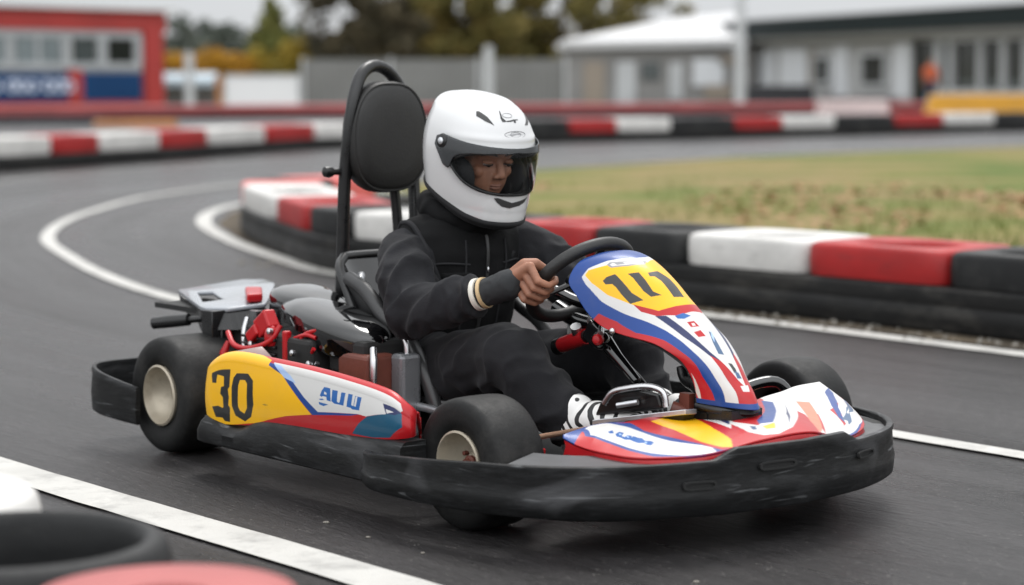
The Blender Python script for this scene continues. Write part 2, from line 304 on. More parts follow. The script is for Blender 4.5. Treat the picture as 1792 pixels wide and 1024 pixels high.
PANEL_ART = [('blue','p',0,[(0.0734,-0.7007),(0.0995,-0.9406),(0.1265,-1.0),(0.1423,-1.0),(0.2208,-0.9931),(0.316,-0.9319),(0.3873,-0.877),(0.4789,-0.9062),(0.558,-0.8119),(0.6836,-0.7813),(0.8048,-0.8189),(0.898,-0.7892),(0.9996,-0.7744),(0.9985,-0.569),(1.0,0.2213),(0.9738,0.2865),(0.8862,0.3718),(0.54,0.1351),(0.1712,0.3668),(0.1105,0.2499),(0.0512,0.051),(0.0237,-0.5765)]),('white','p',0,[(0.1566,-0.8516),(0.2001,-0.8644),(0.2853,-0.8391),(0.3657,-0.7706),(0.4388,-0.7004),(0.5127,-0.6304),(0.5727,-0.6044),(0.67,-0.5905),(0.7693,-0.6047),(0.8632,-0.6081),(0.9719,-0.644),(0.9854,-0.4342),(0.995,0.2212),(0.9725,0.2865),(0.8925,0.3567),(0.8125,0.4821),(0.56,0.2917),(0.2956,0.3693),(0.1756,0.3557),(0.1683,-0.1006),(0.1338,-0.4902),(0.1317,-0.7538)]),('yellow','p',0,[(0.1558,-0.8119),(0.1414,-0.7572),(0.16,-0.5045),(0.194,-0.1084),(0.2228,0.1079),(0.2981,0.3693),(0.3781,0.3744),(0.4325,0.1549),(0.4251,-0.4691),(0.359,-0.6268),(0.2746,-0.7565),(0.2055,-0.8072)]),('red','p',0,[(0.354,-0.6267),(0.423,-0.4646),(0.43,0.1666),(0.4612,0.1035),(0.4672,-0.2984),(0.4431,-0.5425),(0.3978,-0.6247)]),('navy','p',0,[(0.4401,-0.5592),(0.4552,-0.4428),(0.5375,-0.3637),(0.64,-0.2898),(0.694,-0.2112),(0.6723,-0.3517),(0.5499,-0.5032)]),('red','p',0,[(0.6596,-0.3507),(0.694,-0.2112),(0.805,-0.0939),(0.88,0.0354),(0.955,0.3014),(0.995,0.1962),(0.9883,-0.4374),(0.8802,-0.3777),(0.7841,-0.3787)]),('white','p',0,[(0.7943,-0.9698),(0.8386,-0.9538),(0.9748,-0.9453),(0.9676,-0.9756),(0.9151,-0.9996)]),('ink','p',0,[(0.2168,-0.7029),(0.2099,-0.6437),(0.2151,-0.5441),(0.2573,-0.5388),(0.3125,-0.5462),(0.3336,-0.5235),(0.356,-0.5036),(0.3472,-0.6445),(0.3108,-0.6455),(0.2651,-0.6388),(0.2468,-0.6465),(0.2362,-0.7059)]),('ink','p',0,[(0.2362,-0.4203),(0.2469,-0.2864),(0.2847,-0.2963),(0.3372,-0.327),(0.3625,-0.2617),(0.355,-0.4008),(0.3235,-0.4256),(0.2777,-0.4138),(0.2601,-0.4076)]),('ink','p',0,[(0.259,-0.1775),(0.2603,0.0071),(0.2996,0.1112),(0.34,0.1256),(0.3886,0.0966),(0.3835,-0.1171),(0.3475,-0.1012),(0.3078,-0.0965),(0.282,-0.1315),(0.2761,-0.2028)]),('grey','p',0,[(0.1563,-0.534),(0.1481,-0.4781),(0.1713,-0.3039),(0.1997,0.0046),(0.2173,-0.0776),(0.204,-0.3293),(0.1801,-0.5188)]),('white','p',0,[(0.1608,-0.5005),(0.1576,-0.4599),(0.178,-0.3215),(0.2023,-0.063),(0.2097,-0.1066),(0.1942,-0.3335),(0.1748,-0.4938)]),('grey','p',0,[(0.1617,-0.4409),(0.1746,-0.3421),(0.1879,-0.3319),(0.1767,-0.4314)]),('logo','p',0,[(0.465,-0.3401),(0.4625,-0.1829),(0.4778,-0.0888),(0.4846,-0.2452),(0.4784,-0.3374)]),('red','p',0,[(0.4975,-0.2496),(0.4972,-0.1104),(0.5196,-0.0855),(0.5175,-0.252)]),('white','p',0,[(0.505,-0.1939),(0.504,-0.1359),(0.5146,-0.1409),(0.515,-0.2056)]),('red','p',0,[(0.537,-0.2754),(0.5325,-0.1235),(0.5575,-0.1093),(0.5597,-0.2681)]),('slate','p',0,[(0.54,0.0351),(0.5475,0.0917),(0.66,-0.0137),(0.6525,-0.1387),(0.59,-0.0646)]),('lightblue','p',0,[(0.5325,0.1197),(0.5569,0.0904),(0.5916,-0.0208),(0.5629,0.0067)]),('ink','p',0,[(0.7038,-0.0698),(0.71,0.0258),(0.74,0.0395),(0.7675,0.0051),(0.76,-0.0794),(0.7275,-0.0733)]),('slate','p',0,[(0.75,-0.0449),(0.7625,0.0607),(0.7975,0.0653),(0.7938,-0.0872)]),('white','p',0,[(0.8405,-0.1548),(0.84,0.1565),(0.88,0.0354),(0.8779,-0.1901)])]
NOSE_ART = [('blue','p',0,[(0.005,0.0093),(0.0875,0.0057),(0.1946,0.1217),(0.275,0.5031),(0.3275,0.6531),(0.38,0.84),(0.41,0.9912),(0.4226,0.9986),(0.4075,0.9986),(0.355,1.0),(0.31,0.9863),(0.2776,0.9376),(0.19,0.8519),(0.08,0.7324),(0.01,0.0091)]),('white','p',0,[(0.025,0.0092),(0.065,0.0086),(0.1125,0.0831),(0.2775,0.5605),(0.335,0.7526),(0.3825,0.8679),(0.3971,0.9314),(0.3999,0.9986),(0.355,0.9917),(0.3186,0.953),(0.2772,0.9002),(0.1865,0.8034),(0.0978,0.6994)]),('yellow','p',0,[(0.285,0.1897),(0.3506,0.0364),(0.4162,0.003),(0.4199,0.2855),(0.4239,0.6092),(0.4346,0.8761),(0.4279,0.9917),(0.4125,0.9559),(0.3825,0.8107),(0.345,0.5116)]),('white','p',0,[(0.4162,0.003),(0.4325,0.0265),(0.47,0.0078),(0.4598,0.4905),(0.4651,0.5993),(0.4532,0.6992),(0.4426,0.4366)]),('navy','p',0,[(0.4625,0.0078),(0.4813,0.003),(0.4687,0.5695),(0.4603,0.5865),(0.4648,0.2688)]),('logo','p',0,[(0.15,0.5645),(0.1614,0.4913),(0.1752,0.594),(0.1613,0.6065)]),('logo','p',0,[(0.1825,0.614),(0.19,0.5383),(0.21,0.5664),(0.2088,0.6558),(0.2223,0.6751),(0.2275,0.6239),(0.245,0.6402),(0.2439,0.7252),(0.2262,0.7317),(0.2077,0.694),(0.1914,0.6761)]),('logo','p',0,[(0.24,0.7163),(0.2497,0.6426),(0.265,0.6767),(0.2775,0.6862),(0.2875,0.7395),(0.3,0.7405),(0.3075,0.7697),(0.3025,0.8199),(0.294,0.8132),(0.285,0.7768),(0.2725,0.783),(0.255,0.7523)]),('lightblue','p',0,[(0.2252,0.6454),(0.2304,0.6387),(0.2375,0.6818),(0.2325,0.6843)]),('lightblue','p',0,[(0.1925,0.5965),(0.1998,0.5859),(0.2061,0.6214),(0.1989,0.6376)]),('lightblue','p',0,[(0.2863,0.7567),(0.2914,0.7569),(0.2925,0.7867),(0.2875,0.7825)]),('white','p',0,[(0.4912,0.003),(0.4773,0.5442),(0.5051,0.7504),(0.6682,0.0018),(0.7436,0.1488),(0.6827,0.4111),(0.6146,0.6623),(0.5561,0.8984),(0.5174,0.97),(0.4911,0.9417),(0.4729,0.8421),(0.4652,0.5758),(0.4681,0.1424)]),('navy','p',0,[(0.4906,0.0045),(0.486,0.2131),(0.4718,0.5252),(0.4609,0.5801),(0.4604,0.3594),(0.4758,0.0921)]),('blue','p',0,[(0.6494,0.0535),(0.6601,0.1751),(0.5812,0.5083),(0.5376,0.7369),(0.5101,0.7129),(0.5192,0.6203)]),('yellow','p',0,[(0.5086,0.7845),(0.5393,0.7502),(0.5249,0.8631),(0.5079,0.8478)]),('navy','p',0,[(0.6762,0.2834),(0.6239,0.4999),(0.5594,0.8251),(0.6049,0.5464)]),('slate','p',0,[(0.4885,0.7296),(0.4976,0.7557),(0.4924,0.8254),(0.4851,0.812)]),('white','p',0,[(0.731,0.1824),(0.6876,0.418),(0.6265,0.8167),(0.609,0.9982),(0.6201,0.9979),(0.6622,0.7341),(0.7409,0.3437)]),('salmon','p',0,[(0.7253,0.2908),(0.7646,0.3844),(0.716,0.5871),(0.6219,0.946),(0.6036,1.0),(0.6353,0.7377)]),('white','p',0,[(0.7646,0.3844),(0.8218,0.3821),(0.7926,0.5665),(0.7793,0.729),(0.7598,0.8547),(0.6944,0.966),(0.6475,1.0),(0.6201,0.9979),(0.7111,0.6211)]),('red','p',0,[(0.8223,0.3571),(0.933,0.3675),(0.8482,0.5367),(0.7899,0.6754),(0.7922,0.5443)]),('blue','p',0,[(0.933,0.3675),(1.0,0.3156),(1.0,0.4904),(0.8688,0.625),(0.8026,0.7583),(0.8036,0.8479),(0.7768,0.8697),(0.7765,0.7569),(0.8281,0.5834)]),('white','p',0,[(1.0,0.3344),(1.0,0.5343),(0.9919,0.9938),(0.9351,0.9955),(0.84,0.9498),(0.7814,0.975),(0.6931,0.9899),(0.6478,0.9988),(0.7241,0.8791),(0.7722,0.8667),(0.7899,0.8022),(0.8459,0.6562),(0.9782,0.5455)]),('slate','p',0,[(1.0,0.8531),(1.0,0.9906),(0.8633,0.7938),(0.8153,0.8755),(0.78,0.8872),(0.7998,0.8433),(0.7818,0.7932),(0.8314,0.7688),(0.8863,0.7375)]),('white','p',0,[(0.9376,0.7792),(0.9049,0.773),(0.8467,0.7938),(0.8486,0.7655)]),('slate','p',0,[(0.5981,0.9986),(0.6159,0.9977),(0.6373,0.9973),(0.6181,0.9985)]),('blue','p',0,[(0.9301,0.997),(0.8497,0.9648),(0.7805,0.9993),(0.6887,1.0),(0.6538,1.0),(0.6475,1.0),(0.6931,0.9899),(0.7796,0.9743),(0.8385,0.9468)]),('red','p',0,[(0.9288,0.9907),(0.8969,0.9986),(0.8285,1.0),(0.7413,1.0),(0.6812,1.0),(0.6887,1.0),(0.7788,1.0),(0.8476,0.9622)])]
# ================================================================ materials of the kart
M = {}
M['rubber'] = mat('tyre rubber', (.0095,.0095,.0095), .6, var=.25, vscale=6, bump=.12, bscale=140, rvar=.12, spec=.25, dirt=(.05,.047,.044), dirt_amt=.5, dscale=9)
M['rim'] = mat('cast rim', (.42,.37,.29), .42, metal=.35, var=.1, rvar=.1, dirt=(.12,.1,.08), dirt_amt=.5, dscale=18)
M['plastic'] = mat('scuffed bumper plastic', (.0105,.0108,.0112), .42, var=.3, vscale=5, rvar=.14, bump=.12, bscale=35, dirt=(.040,.041,.043), dirt_amt=.7, dscale=8, stretch=(1,1,5), spec=.18); scratches(M['plastic'], (.15,.155,.16), 7, (.9,.9,11), .62, .73, .75); scratches(M['plastic'], (.10,.10,.105), 3.0, (1,1,2.6), .56, .68, .45)
M['black'] = mat('satin black paint', (.008,.008,.0085), .32, rvar=.1, vscale=12)
M['satin'] = mat('worn satin black tube', (.03,.03,.031), .34, rvar=.1, vscale=12)
M['gloss'] = mat('gloss black plastic', (.003,.003,.0035), .035, spec=.6, coat=.6, rvar=.02, vscale=6, bump=.008, bscale=12)
M['dark'] = mat('matt black', (.01,.01,.01), .75)
M['shelf'] = mat('grey floor plastic', (.06,.062,.066), .5, var=.2, dirt=(.12,.12,.12), dirt_amt=.5)
M['steel'] = mat('bare steel', (.55,.55,.56), .3, metal=1, rvar=.12, vscale=20)
M['alu'] = mat('cast aluminium', (.62,.63,.65), .38, metal=.9, rvar=.1, vscale=20)
M['plate'] = mat('grey painted plate', (.26,.275,.30), .2, coat=.3, spec=.6, var=.04, rvar=.06, vscale=3)
M['redp'] = mat('red plastic', (.40,.010,.014), .32, coat=.1, spec=.35, rvar=.1)
M['rust'] = mat('brown oxide casting', (.13,.035,.022), .5, var=.25, vscale=14, bump=.1, bscale=60)
M['silver'] = mat('grey shroud', (.20,.205,.215), .3, metal=.3, coat=.3, rvar=.1)
M['bronze'] = mat('copper rod', (.55,.33,.22), .35, metal=.8)
M['vinyl'] = mat('black vinyl pad', (.011,.0105,.010), .55, var=.15, vscale=3, bump=.12, bscale=180, rvar=.08)
M['grip'] = mat('wheel grip rubber', (.012,.012,.012), .5, bump=.08, bscale=150, rvar=.1)
M['paint'] = paint_mat('glossy livery')

KART = thing('go_kart', 'red white blue and yellow racing go kart with side pod numbered 30', 'go kart', (-0.48038, 5.76619, 0), math.atan2(-.76822, .64018))
K = KART
# ---------------------------------------------------------------- wheels
def make_wheel(x, y, rad, wid, rimr, side, dish):
    w = part('wheel', K, (x, y, rad)); h = wid/2; ax = (0, side, 0)
    t = MB(); s = .36*h; q = rad
    prof = [(rimr*.98, h*.80), (rimr*1.05, h*.93), (q*.70, h*1.0), (q*.82, h*1.0), (q*.915, h*.965), (q*.962, h*.89), (q*.985, h*.78), (q*.995, h*.6), (q, h*.3), (q, 0)]
    prof = [(r, hh) for r, hh in prof] + [(r, -hh) for r, hh in reversed(prof[:-1])]
    t.lathe(prof, ax=ax, n=72, cap=False); t.build('tyre', M['rubber'], w, 60)
    r = MB()
    r.lathe([(rimr*.86, h*.2), (rimr*.9, h*.82), (rimr*1.0, h*.86), (rimr*1.03, h*.98), (rimr*.965, h*1.01), (rimr*.93, h*.93), (rimr*.89, h*(.86-.10*dish)), (rimr*.80, h*(.78-.26*dish)), (rimr*.58, h*(.66-.38*dish)), (rimr*.33, h*(.60-.42*dish)), (rimr*.28, h*(.62-.30*dish)), (rimr*.12, h*(.63-.28*dish)), (.003, h*(.63-.28*dish))], ax=ax, n=56)
    r.build('rim', M['rim'], w, 40)
    b = MB(); q0 = h*(.60-.30*dish); b.lathe([(.017, q0), (.017, q0+.010), (.011, q0+.012), (.010, q0+.022), (.002, q0+.023)], ax=ax, n=16)
    for k in range(3):
        a = 2*math.pi*k/3+.4; b.lathe([(.005, q0-.01), (.005, q0+.006), (.001, q0+.007)], c=(rimr*.42*math.cos(a), 0, rimr*.42*math.sin(a)), ax=ax, n=8)
    if dish > .5: b.build('hub', M['rust'], w, 30)
    return w
make_wheel(0, -.445, .150, .205, .076, -1, .35); make_wheel(0, .445, .150, .205, .076, 1, .35)
for s in (-1, 1):
    make_wheel(1.232, .485*s, .142, .135, .071, s, .8)
# ---------------------------------------------------------------- front bumper: one moulded skirt
BC = -.055
bd = [0, .23, .397, .526, .592, .609, .600, .575]; bx = [1.762, 1.728, 1.655, 1.526, 1.35, 1.18, 1.06, 1.005]
arc = np.concatenate([[0], np.cumsum(np.hypot(np.diff(bd), np.diff(bx)))])
sN = np.linspace(0, arc[-1], 90); half = hermite(arc, np.stack([bx, bd], -1), sN)
curve = np.concatenate([np.stack([half[::-1, 0], BC-half[::-1, 1]], -1), np.stack([half[1:, 0], BC+half[1:, 1]], -1)])
dcv = np.gradient(curve, axis=0); nrm = np.stack([dcv[:, 1], -dcv[:, 0]], -1); nrm /= np.linalg.norm(nrm, axis=1, keepdims=True)
if (nrm[len(nrm)//2] @ np.array([1, 0])) < 0: nrm = -nrm
d_ = np.abs(curve[:, 1]-BC); along = np.interp(curve[:, 0], [1.0, 1.15, 1.4, 1.6, 1.74], [.152, .164, .181, .185, .190])
yy = curve[:, 1]; front = curve[:, 0] > 1.5
raise_ = np.where(front, .022*np.clip((yy+.285)/.05, 0, 1)*np.clip((.135-yy)/.05, 0, 1), 0)
ztop = along + raise_
prof = [(-.002, None, .077), (.004, None, .082), (.0065, .28, 0), (.0060, .36, 0), (.003, .43, 0), (.002, .62, 0), (.0005, .85, 0), (.003, .93, 0), (.001, .985, 0), (-.004, 1.0, 0), (-.011, .995, 0), (-.015, .95, 0), (-.014, .5, 0), (-.012, None, .079)]
rings = []
for i in range(len(curve)):
    ring = []
    for off, fr, za in prof:
        z = za if fr is None else .083 + (ztop[i]-.083)*fr
        ring.append((curve[i, 0]+nrm[i, 0]*off, curve[i, 1]+nrm[i, 1]*off, z))
    rings.append(ring)
mb = MB(); mb.rings(rings, True, True); mb.build('front_bumper', M['plastic'], K, 50)
def on_bumper(y, dz):   # frame on the outer face of the bumper at lateral y
    i = int(np.argmin(np.abs(curve[:, 1]-y)+np.where(curve[:, 0] < 1.4, 9, 0))); return curve[i], nrm[i]
for y, z, w, h in ((-.325,.142,.075,.018), (-.13,.168,.10,.018), (.165,.155,.07,.016)):
    c, n_ = on_bumper(y, 0); t_ = np.array([-n_[1], n_[0]]); s_ = MB(); ring = []
    for k in range(24):
        a = 2*math.pi*k/24; ca, sa = math.cos(a), math.sin(a)
        ring.append((math.copysign(abs(ca)**.45, ca)*w/2, math.copysign(abs(sa)**.6, sa)*h/2))
    def pt(q, off): return (c[0]+t_[0]*q[0]+n_[0]*off, c[1]+t_[1]*q[0]+n_[1]*off, z+q[1])
    s_.rings([[pt(q, .003) for q in ring], [pt((q[0]*1.0, q[1]*1.0), .0095) for q in ring], [pt((q[0]*.86, q[1]*.6), .0095) for q in ring], [pt((q[0]*.84, q[1]*.5), .0045) for q in ring]])
    s_.build('bumper_slot', M['dark'], K, 30)
# floor shelf between the bumper wall and the nose fairing
sh = MB(); A = []; B = []
for i in range(len(curve)):
    if curve[i, 0] < 1.42: continue
    inw = -nrm[i]; A.append((curve[i, 0]+inw[0]*.010, curve[i, 1]+inw[1]*.010, ztop[i]-.016-raise_[i])); B.append((curve[i, 0]+inw[0]*.17, curve[i, 1]+inw[1]*.17, .178))
sh.rings([A, B, [(p[0], p[1], p[2]-.02) for p in B], [(p[0], p[1], p[2]-.03) for p in A]], False); sh.build('floor_shelf', M['shelf'], K, 60)
for s in (-1, 1):
    ck = MB(); ck.prism([(1.39, s*.30), (1.40, s*.40), (1.47, s*.47), (1.56, s*.45), (1.50, s*.30)], .10, .170); ck.build('nose_mount', M['dark'], K, 0, bevel=.004)
# ---------------------------------------------------------------- nose fairing and steering fairing, painted
def nose_fn(A, B, C):
    C[(A < .055) | ((A < .17) & (B < .05))] = PAL['blue']
    C[(C[..., 0] == PAL['red'][0]) & (A > .66) & (B < .62)] = PAL['white']
livery_sheet('nose_fairing', nose_surf, np.linspace(0, 1, 420), np.linspace(0, 1, 170), NOSE_ART, 'red', M['paint'], K, .006, fn=nose_fn)
# rolled skirt under the edge of the nose fairing
a_ = np.linspace(0, 1, 90); e0 = nose_surf(a_, np.ones(90)); skirt = MB()
skirt.grid(np.stack([e0, e0+np.array([.006, 0, -.012]), e0+np.array([-.004, 0, -.04])], 1)); skirt.build('fairing_skirt', M['redp'], K, 180)
def panel_fn(A, B, C):
    red = (C[..., 0] > .33) & (C[..., 1] < .1); edge = np.abs(B) > np.interp(A, [0, .26, .34], [0, .45, 1.1])
    C[red & edge & (A < .36)] = PAL['blue']; C[A > .962] = PAL['blue']
PANEL_MIRROR = tuple(i for i, l in enumerate(PANEL_ART) if i in (0, 1, 2, 3, 4, 5, 6))
livery_sheet('steering_fairing', panel_surf, np.linspace(0, 1, 430), np.linspace(-1, 1, 330), PANEL_ART, 'red', M['paint'], K, .005, PANEL_MIRROR, fn=panel_fn)
us = MB(); t_ = np.linspace(.05, 1, 40); s_ = np.linspace(-.9, .9, 20); T, S = np.meshgrid(t_, s_, indexing='ij')
us.grid(panel_surf(T.ravel(), S.ravel()).reshape(40, 20, 3)+np.array([-.012, 0, -.012])); us.build('fairing_underside', M['dark'], K, 180)
lip = MB()   # dark closing strip and bracket under the toe of the steering fairing
lip.tube([(1.44,-.05,.245), (1.50,-.045,.240), (1.545,0,.236), (1.53,.045,.238), (1.46,.055,.243)], .0085, smooth=5)
lip.box((1.495, 0, .225), (.095, .094, .034)); lip.box((1.44, 0, .20), (.06, .10, .06)); lip.build('fairing_mount', M['black'], K, 40)
cl = MB(); cl.ell((1.243, -.121, .395), (.007, .007, .007)); cl.build('fairing_clip', M['steel'], K, 180)
# ---------------------------------------------------------------- side pods and nerf bars
def pod_fn(A, B, C):
    top = B > .70; x = np.interp(A, POD_U, [p[0] for p in POD_PATH])
    C[top & (x > .60)] = PAL['red']; C[(B > .79) & (x <= .60)] = (.20, .12, .11)
    lim = np.interp(x, [.34, .52, .62], [.80, .80, .70]); C[(x <= .60) & (B > .55) & (B < lim) & (x < .60)] = PAL['yellow']
    C[(A < .135) & (B < .80)] = PAL['yellow']; C[(A < .22) & (B < .80) & (C[..., 0] == PAL['red'][0])] = PAL['yellow']
    C[(A > .925) & (B <= .70)] = PAL['red']
livery_sheet('side_pod', pod_surf, np.linspace(0, 1, 620), np.linspace(0, 1, 230), POD_ART, 'red', M['paint'], K, .004, fn=pod_fn)
for s in (-1, 1):
    rl = MB(); xs = np.linspace(.285, 1.125, 70); rings = []
    zt = hermite([.28,.33,.40,.47,.56,.70,.90,1.15,1.2], [.143,.143,.134,.131,.157,.167,.171,.183,.184], xs)
    for x, z in zip(xs, zt):
        e = min(1, (x-.285)/.02); o = -.01*max(0, 1-(x-.285)/.02)
        skew = lambda h: x + .032*(h-.078)/.065*max(0, 1-(x-.285)/.05)
        rings.append([(skew(.078), s*.55, .078), (skew(.078), s*(.606+o), .076), (skew(.084), s*(.620+o), .083), (skew(.11), s*(.627+o), .11), (skew(z-.012), s*(.621+o), z-.012), (skew(z), s*(.612+o), z-.002), (skew(z), s*.606, z+.001), (skew(z), s*.55, z+.001)])
    rl.rings(rings); rl.build('side_bumper', M['plastic'], K, 45)
# ---------------------------------------------------------------- rear bumper band
rp = [(-.05,-.582), (-.14,-.594), (-.24,-.594), (-.292,-.572), (-.316,-.52), (-.325,-.40), (-.328,-.2), (-.328,.2), (-.325,.40), (-.316,.52), (-.292,.572), (-.24,.594), (-.14,.594), (-.05,.582)]
al = np.concatenate([[0], np.cumsum(np.hypot(*np.diff(np.array(rp), axis=0).T))]); cv = hermite(al, rp, np.linspace(0, al[-1], 120))
dc = np.gradient(cv, axis=0); nn = np.stack([dc[:, 1], -dc[:, 0]], -1); nn /= np.linalg.norm(nn, axis=1, keepdims=True)
cen = np.array([0, 0]);
if (nn[60] @ np.array([-1, 0])) < 0: nn = -nn
rb = MB(); rings = []
for c, n_ in zip(cv, nn):
    zt = np.interp(c[0], [-.31, -.05], [.206, .168]); zb = np.interp(c[0], [-.31, -.05], [.084, .070])
    rings.append([(c[0]+n_[0]*o, c[1]+n_[1]*o, z) for o, z in ((-.004, zb), (.003, zb+.006), (.005, (zb+zt)/2-.01), (.001, zt-.02), (.003, zt-.008), (-.001, zt), (-.009, zt-.001), (-.012, zt-.01), (-.011, zb+.004))])
rb.rings(rings); rb.build('rear_bumper', M['plastic'], K, 45)
for s in (-1, 1):
    rs = MB(); rs.tube([(-.29, s*.25, .13), (-.05, s*.25, .10)], .012); rs.build('bumper_stay', M['black'], K)
# ---------------------------------------------------------------- chassis
fr = MB()
for s in (-1, 1):
    fr.tube([(-.12, s*.30, .075), (.3, s*.30, .07), (.75, s*.27, .07), (1.05, s*.22, .07), (1.35, s*.19, .075), (1.52, s*.19, .10)], .015, smooth=5)
    fr.tube([(.32, s*.30, .08), (.36, s*.50, .105), (1.02, s*.50, .105), (1.05, s*.24, .08)], .011, smooth=4)
for x in (-.08, .30, 1.08, 1.40): fr.tube([(x, -.29 if x < .9 else -.22, .072), (x, .29 if x < .9 else .22, .072)], .013)
fr.build('chassis_frame', M['black'], K)
ft = MB(); ft.prism([(.30,-.28), (.8,-.26), (1.1,-.21), (1.48,-.18), (1.48,.18), (1.1,.21), (.8,.26), (.30,.28)], .05, .058); ft.build('floor_tray', M['dark'], K, 0)
bp_ = MB(); bp_.prism([tuple(curve[i]-nrm[i]*.13) for i in range(0, len(curve), 4) if curve[i, 0] > 1.50], .048, .056); bp_.build('light_block_plate', M['dark'], K, 0)  # added plate that blocks light, deepening the shade under the bumper
ax = MB(); ax.tube([(0,-.36,.15), (0,.36,.15)], .016, n=16); ax.build('rear_axle', M['steel'], K)
for s in (-1, 1):
    tr = MB(); tr.tube([(1.20, s*.12, .175), (1.27, s*.40, .185)], .006); tr.box((1.285, s*.40, .165), (.03, .04, .05)); tr.build('tie_rod', M['bronze'], K, 40)
for s in (-1, 1):
    sp = MB(); sp.box((1.262, s*.375, .125), (.045, .05, .075), mat=0); sp.tube([(1.262, s*.375, .07), (1.262, s*.375, .19)], .012)
    sp.tube([(1.232, s*.36, .142), (1.232, s*.44, .142)], .014); sp.tube([(1.2, s*.22, .09), (1.255, s*.37, .10)], .013)
    sp.build('stub_axle', M['redp'], K, 40, bevel=.003)
    if s < 0: continue
    ar = MB(); ar.tube([(1.285, s*.20, .215), (1.30, s*.27, .245), (1.325, s*.33, .248), (1.35, s*.36, .20)], .013, smooth=5); ar.tube([(1.40, s*.21, .228), (1.44, s*.30, .232)], .006)
    ar.build('steering_arm', M['gloss'], K)
# ---------------------------------------------------------------- seat
seat = MB(); st_ = [(.235,.50,.135,.02), (.245,.47,.175,.05), (.27,.40,.195,.09), (.295,.32,.205,.12), (.325,.24,.205,.135), (.38,.17,.205,.13), (.48,.125,.205,.12), (.62,.115,.20,.085), (.70,.135,.185,.05), (.735,.15,.17,.03)]
P = []
for i, (x, z, w, depth) in enumerate(st_):
    k = i/(len(st_)-1); fwd_n = Vector((math.cos(R_(75)*k), 0, math.sin(R_(75)*k)))   # bolster direction turns from forward to up
    row = []
    for j in range(25):
        s = -1+2*j/24; row.append((x+fwd_n.x*depth*abs(s)**3.2, w*s*(1+.08*abs(s)), z+fwd_n.z*depth*abs(s)**3.2))
    P.append(row)
P = np.array(P); kk = np.linspace(0, 9, 40); Q = hermite(np.arange(10), P.reshape(10, -1), kk).reshape(40, 25, 3)
seat.grid(Q); so = seat.build('seat', M['gloss'], K, 180); md = so.modifiers.new('thick', 'SOLIDIFY'); md.thickness = .008; md.offset = 0
rim_ = MB()
for j in (0, 24):
    rim_.tube([tuple(Q[i, j]) for i in range(0, 40)], .012, n=10)
rim_.tube([tuple(Q[0, j]) for j in range(25)], .012, n=10); rim_.build('seat_rim', M['black'], K)
fl = MB(); fl.tube([(.36,-.205,.455), (.43,-.212,.435), (.52,-.215,.372), (.60,-.215,.335), (.66,-.215,.280), (.70,-.212,.215), (.72,-.21,.16), (.72,-.20,.09)], .019, n=14, smooth=6); fl.build('seat_side_tube', M['satin'], K); fl = MB(); fl.tube([(.36,.205,.455), (.43,.212,.435), (.52,.215,.372), (.60,.215,.335), (.66,.215,.280), (.70,.212,.215), (.72,.21,.16), (.72,.20,.09)], .016, n=14, smooth=6)
fl.build('seat_side_tube', M['satin'], K)
fl2 = MB(); fl2.tube([(.62,-.24,.175), (.76,-.24,.17), (.90,-.24,.155), (.98,-.2,.08)], .010, smooth=4); fl2.build('side_brace', M['alu'], K)
sk = MB()   # black panel closing the side of the seat
sk.prism([(.36,.10), (.36,.44), (.44,.42), (.53,.355), (.62,.31), (.68,.22), (.70,.10)], -.213, -.205, axis='y'); sk.build('seat_side_panel', M['black'], K, 0)
# ---------------------------------------------------------------- headrest hoop and pad
hp = MB(); cx = .0
hp.tube([(.185,-.118,.08), (.196,-.118,.30), (.203,-.12,.383), (.213,-.12,.55), (.224,-.119,.716), (.238,-.114,.83), (.240,-.100,.91), (.226,-.066,.966), (.208,-.012,.987), (.196,.044,.970), (.190,.092,.915), (.190,.113,.83), (.196,.120,.716), (.205,.120,.55), (.196,.118,.30), (.185,.118,.08)], .0165, n=14, smooth=6)
hp.build('headrest_hoop', M['black'], K)
pad = MB(); out = []
for k in range(48):
    a = 2*math.pi*k/48; ca, sa = math.cos(a), math.sin(a); w = .122*(1-.10*max(sa, 0)); out.append((math.copysign(abs(ca)**.72, ca)*w, math.copysign(abs(sa)**.78, sa)*.144))
rg = []
for sc, h in ((.55,-.030), (.9,-.028), (.97,-.022), (1.0,-.008), (1.0,.008), (.985,.02), (.94,.031), (.86,.037), (.6,.041), (.3,.042), (.02,.042)):
    rg.append([(.232+h+.02*(q[1]*sc/.144)*0+.0, q[0]*sc, .803+q[1]*sc) for q in out])
pad.rings(rg); pd = pad.build('headrest_pad', M['vinyl'], K, 60)
pn = MB(); pn.tube([(.262, q[0]*.955, .803+q[1]*.955) for q in out]+[(.262, out[0][0]*.955, .803+out[0][1]*.955)], .0035, n=6, cap=False); pn.build('piping', M['vinyl'], pd)
ps = MB(); ps.tube([(.225,.035,.68), (.225,.045,.60), (.235,.05,.40)], .0135, smooth=3); ps.tube([(.205,-.118,.44), (.205,.118,.44)], .012)
ps.build('headrest_stem', M['black'], K)
kb = MB(); kb.tube([(.215,-.165,.716), (.22,-.075,.714)], .009); kb.lathe([(.013,-.01), (.015,0), (.013,.012), (.004,.016)], c=(.215,-.165,.716), ax=(0,-1,0), n=14); kb.build('headrest_clamp', M['black'], K)
bt = MB(); bt.lathe([(.012,-.006), (.012,.01), (.004,.012)], c=(.2,-.137,.383), ax=(-.2,-1,0), n=8); bt.build('hoop_bolt', M['black'], K)
# silver fuel hose and seat stay glimpsed behind the driver
hs = MB(); hs.tube([(.26,-.10,.30), (.262,-.105,.44), (.285,-.115,.452), (.33,-.15,.44), (.36,-.17,.40)], .010, smooth=6); hs.build('breather_hose', M['alu'], K)
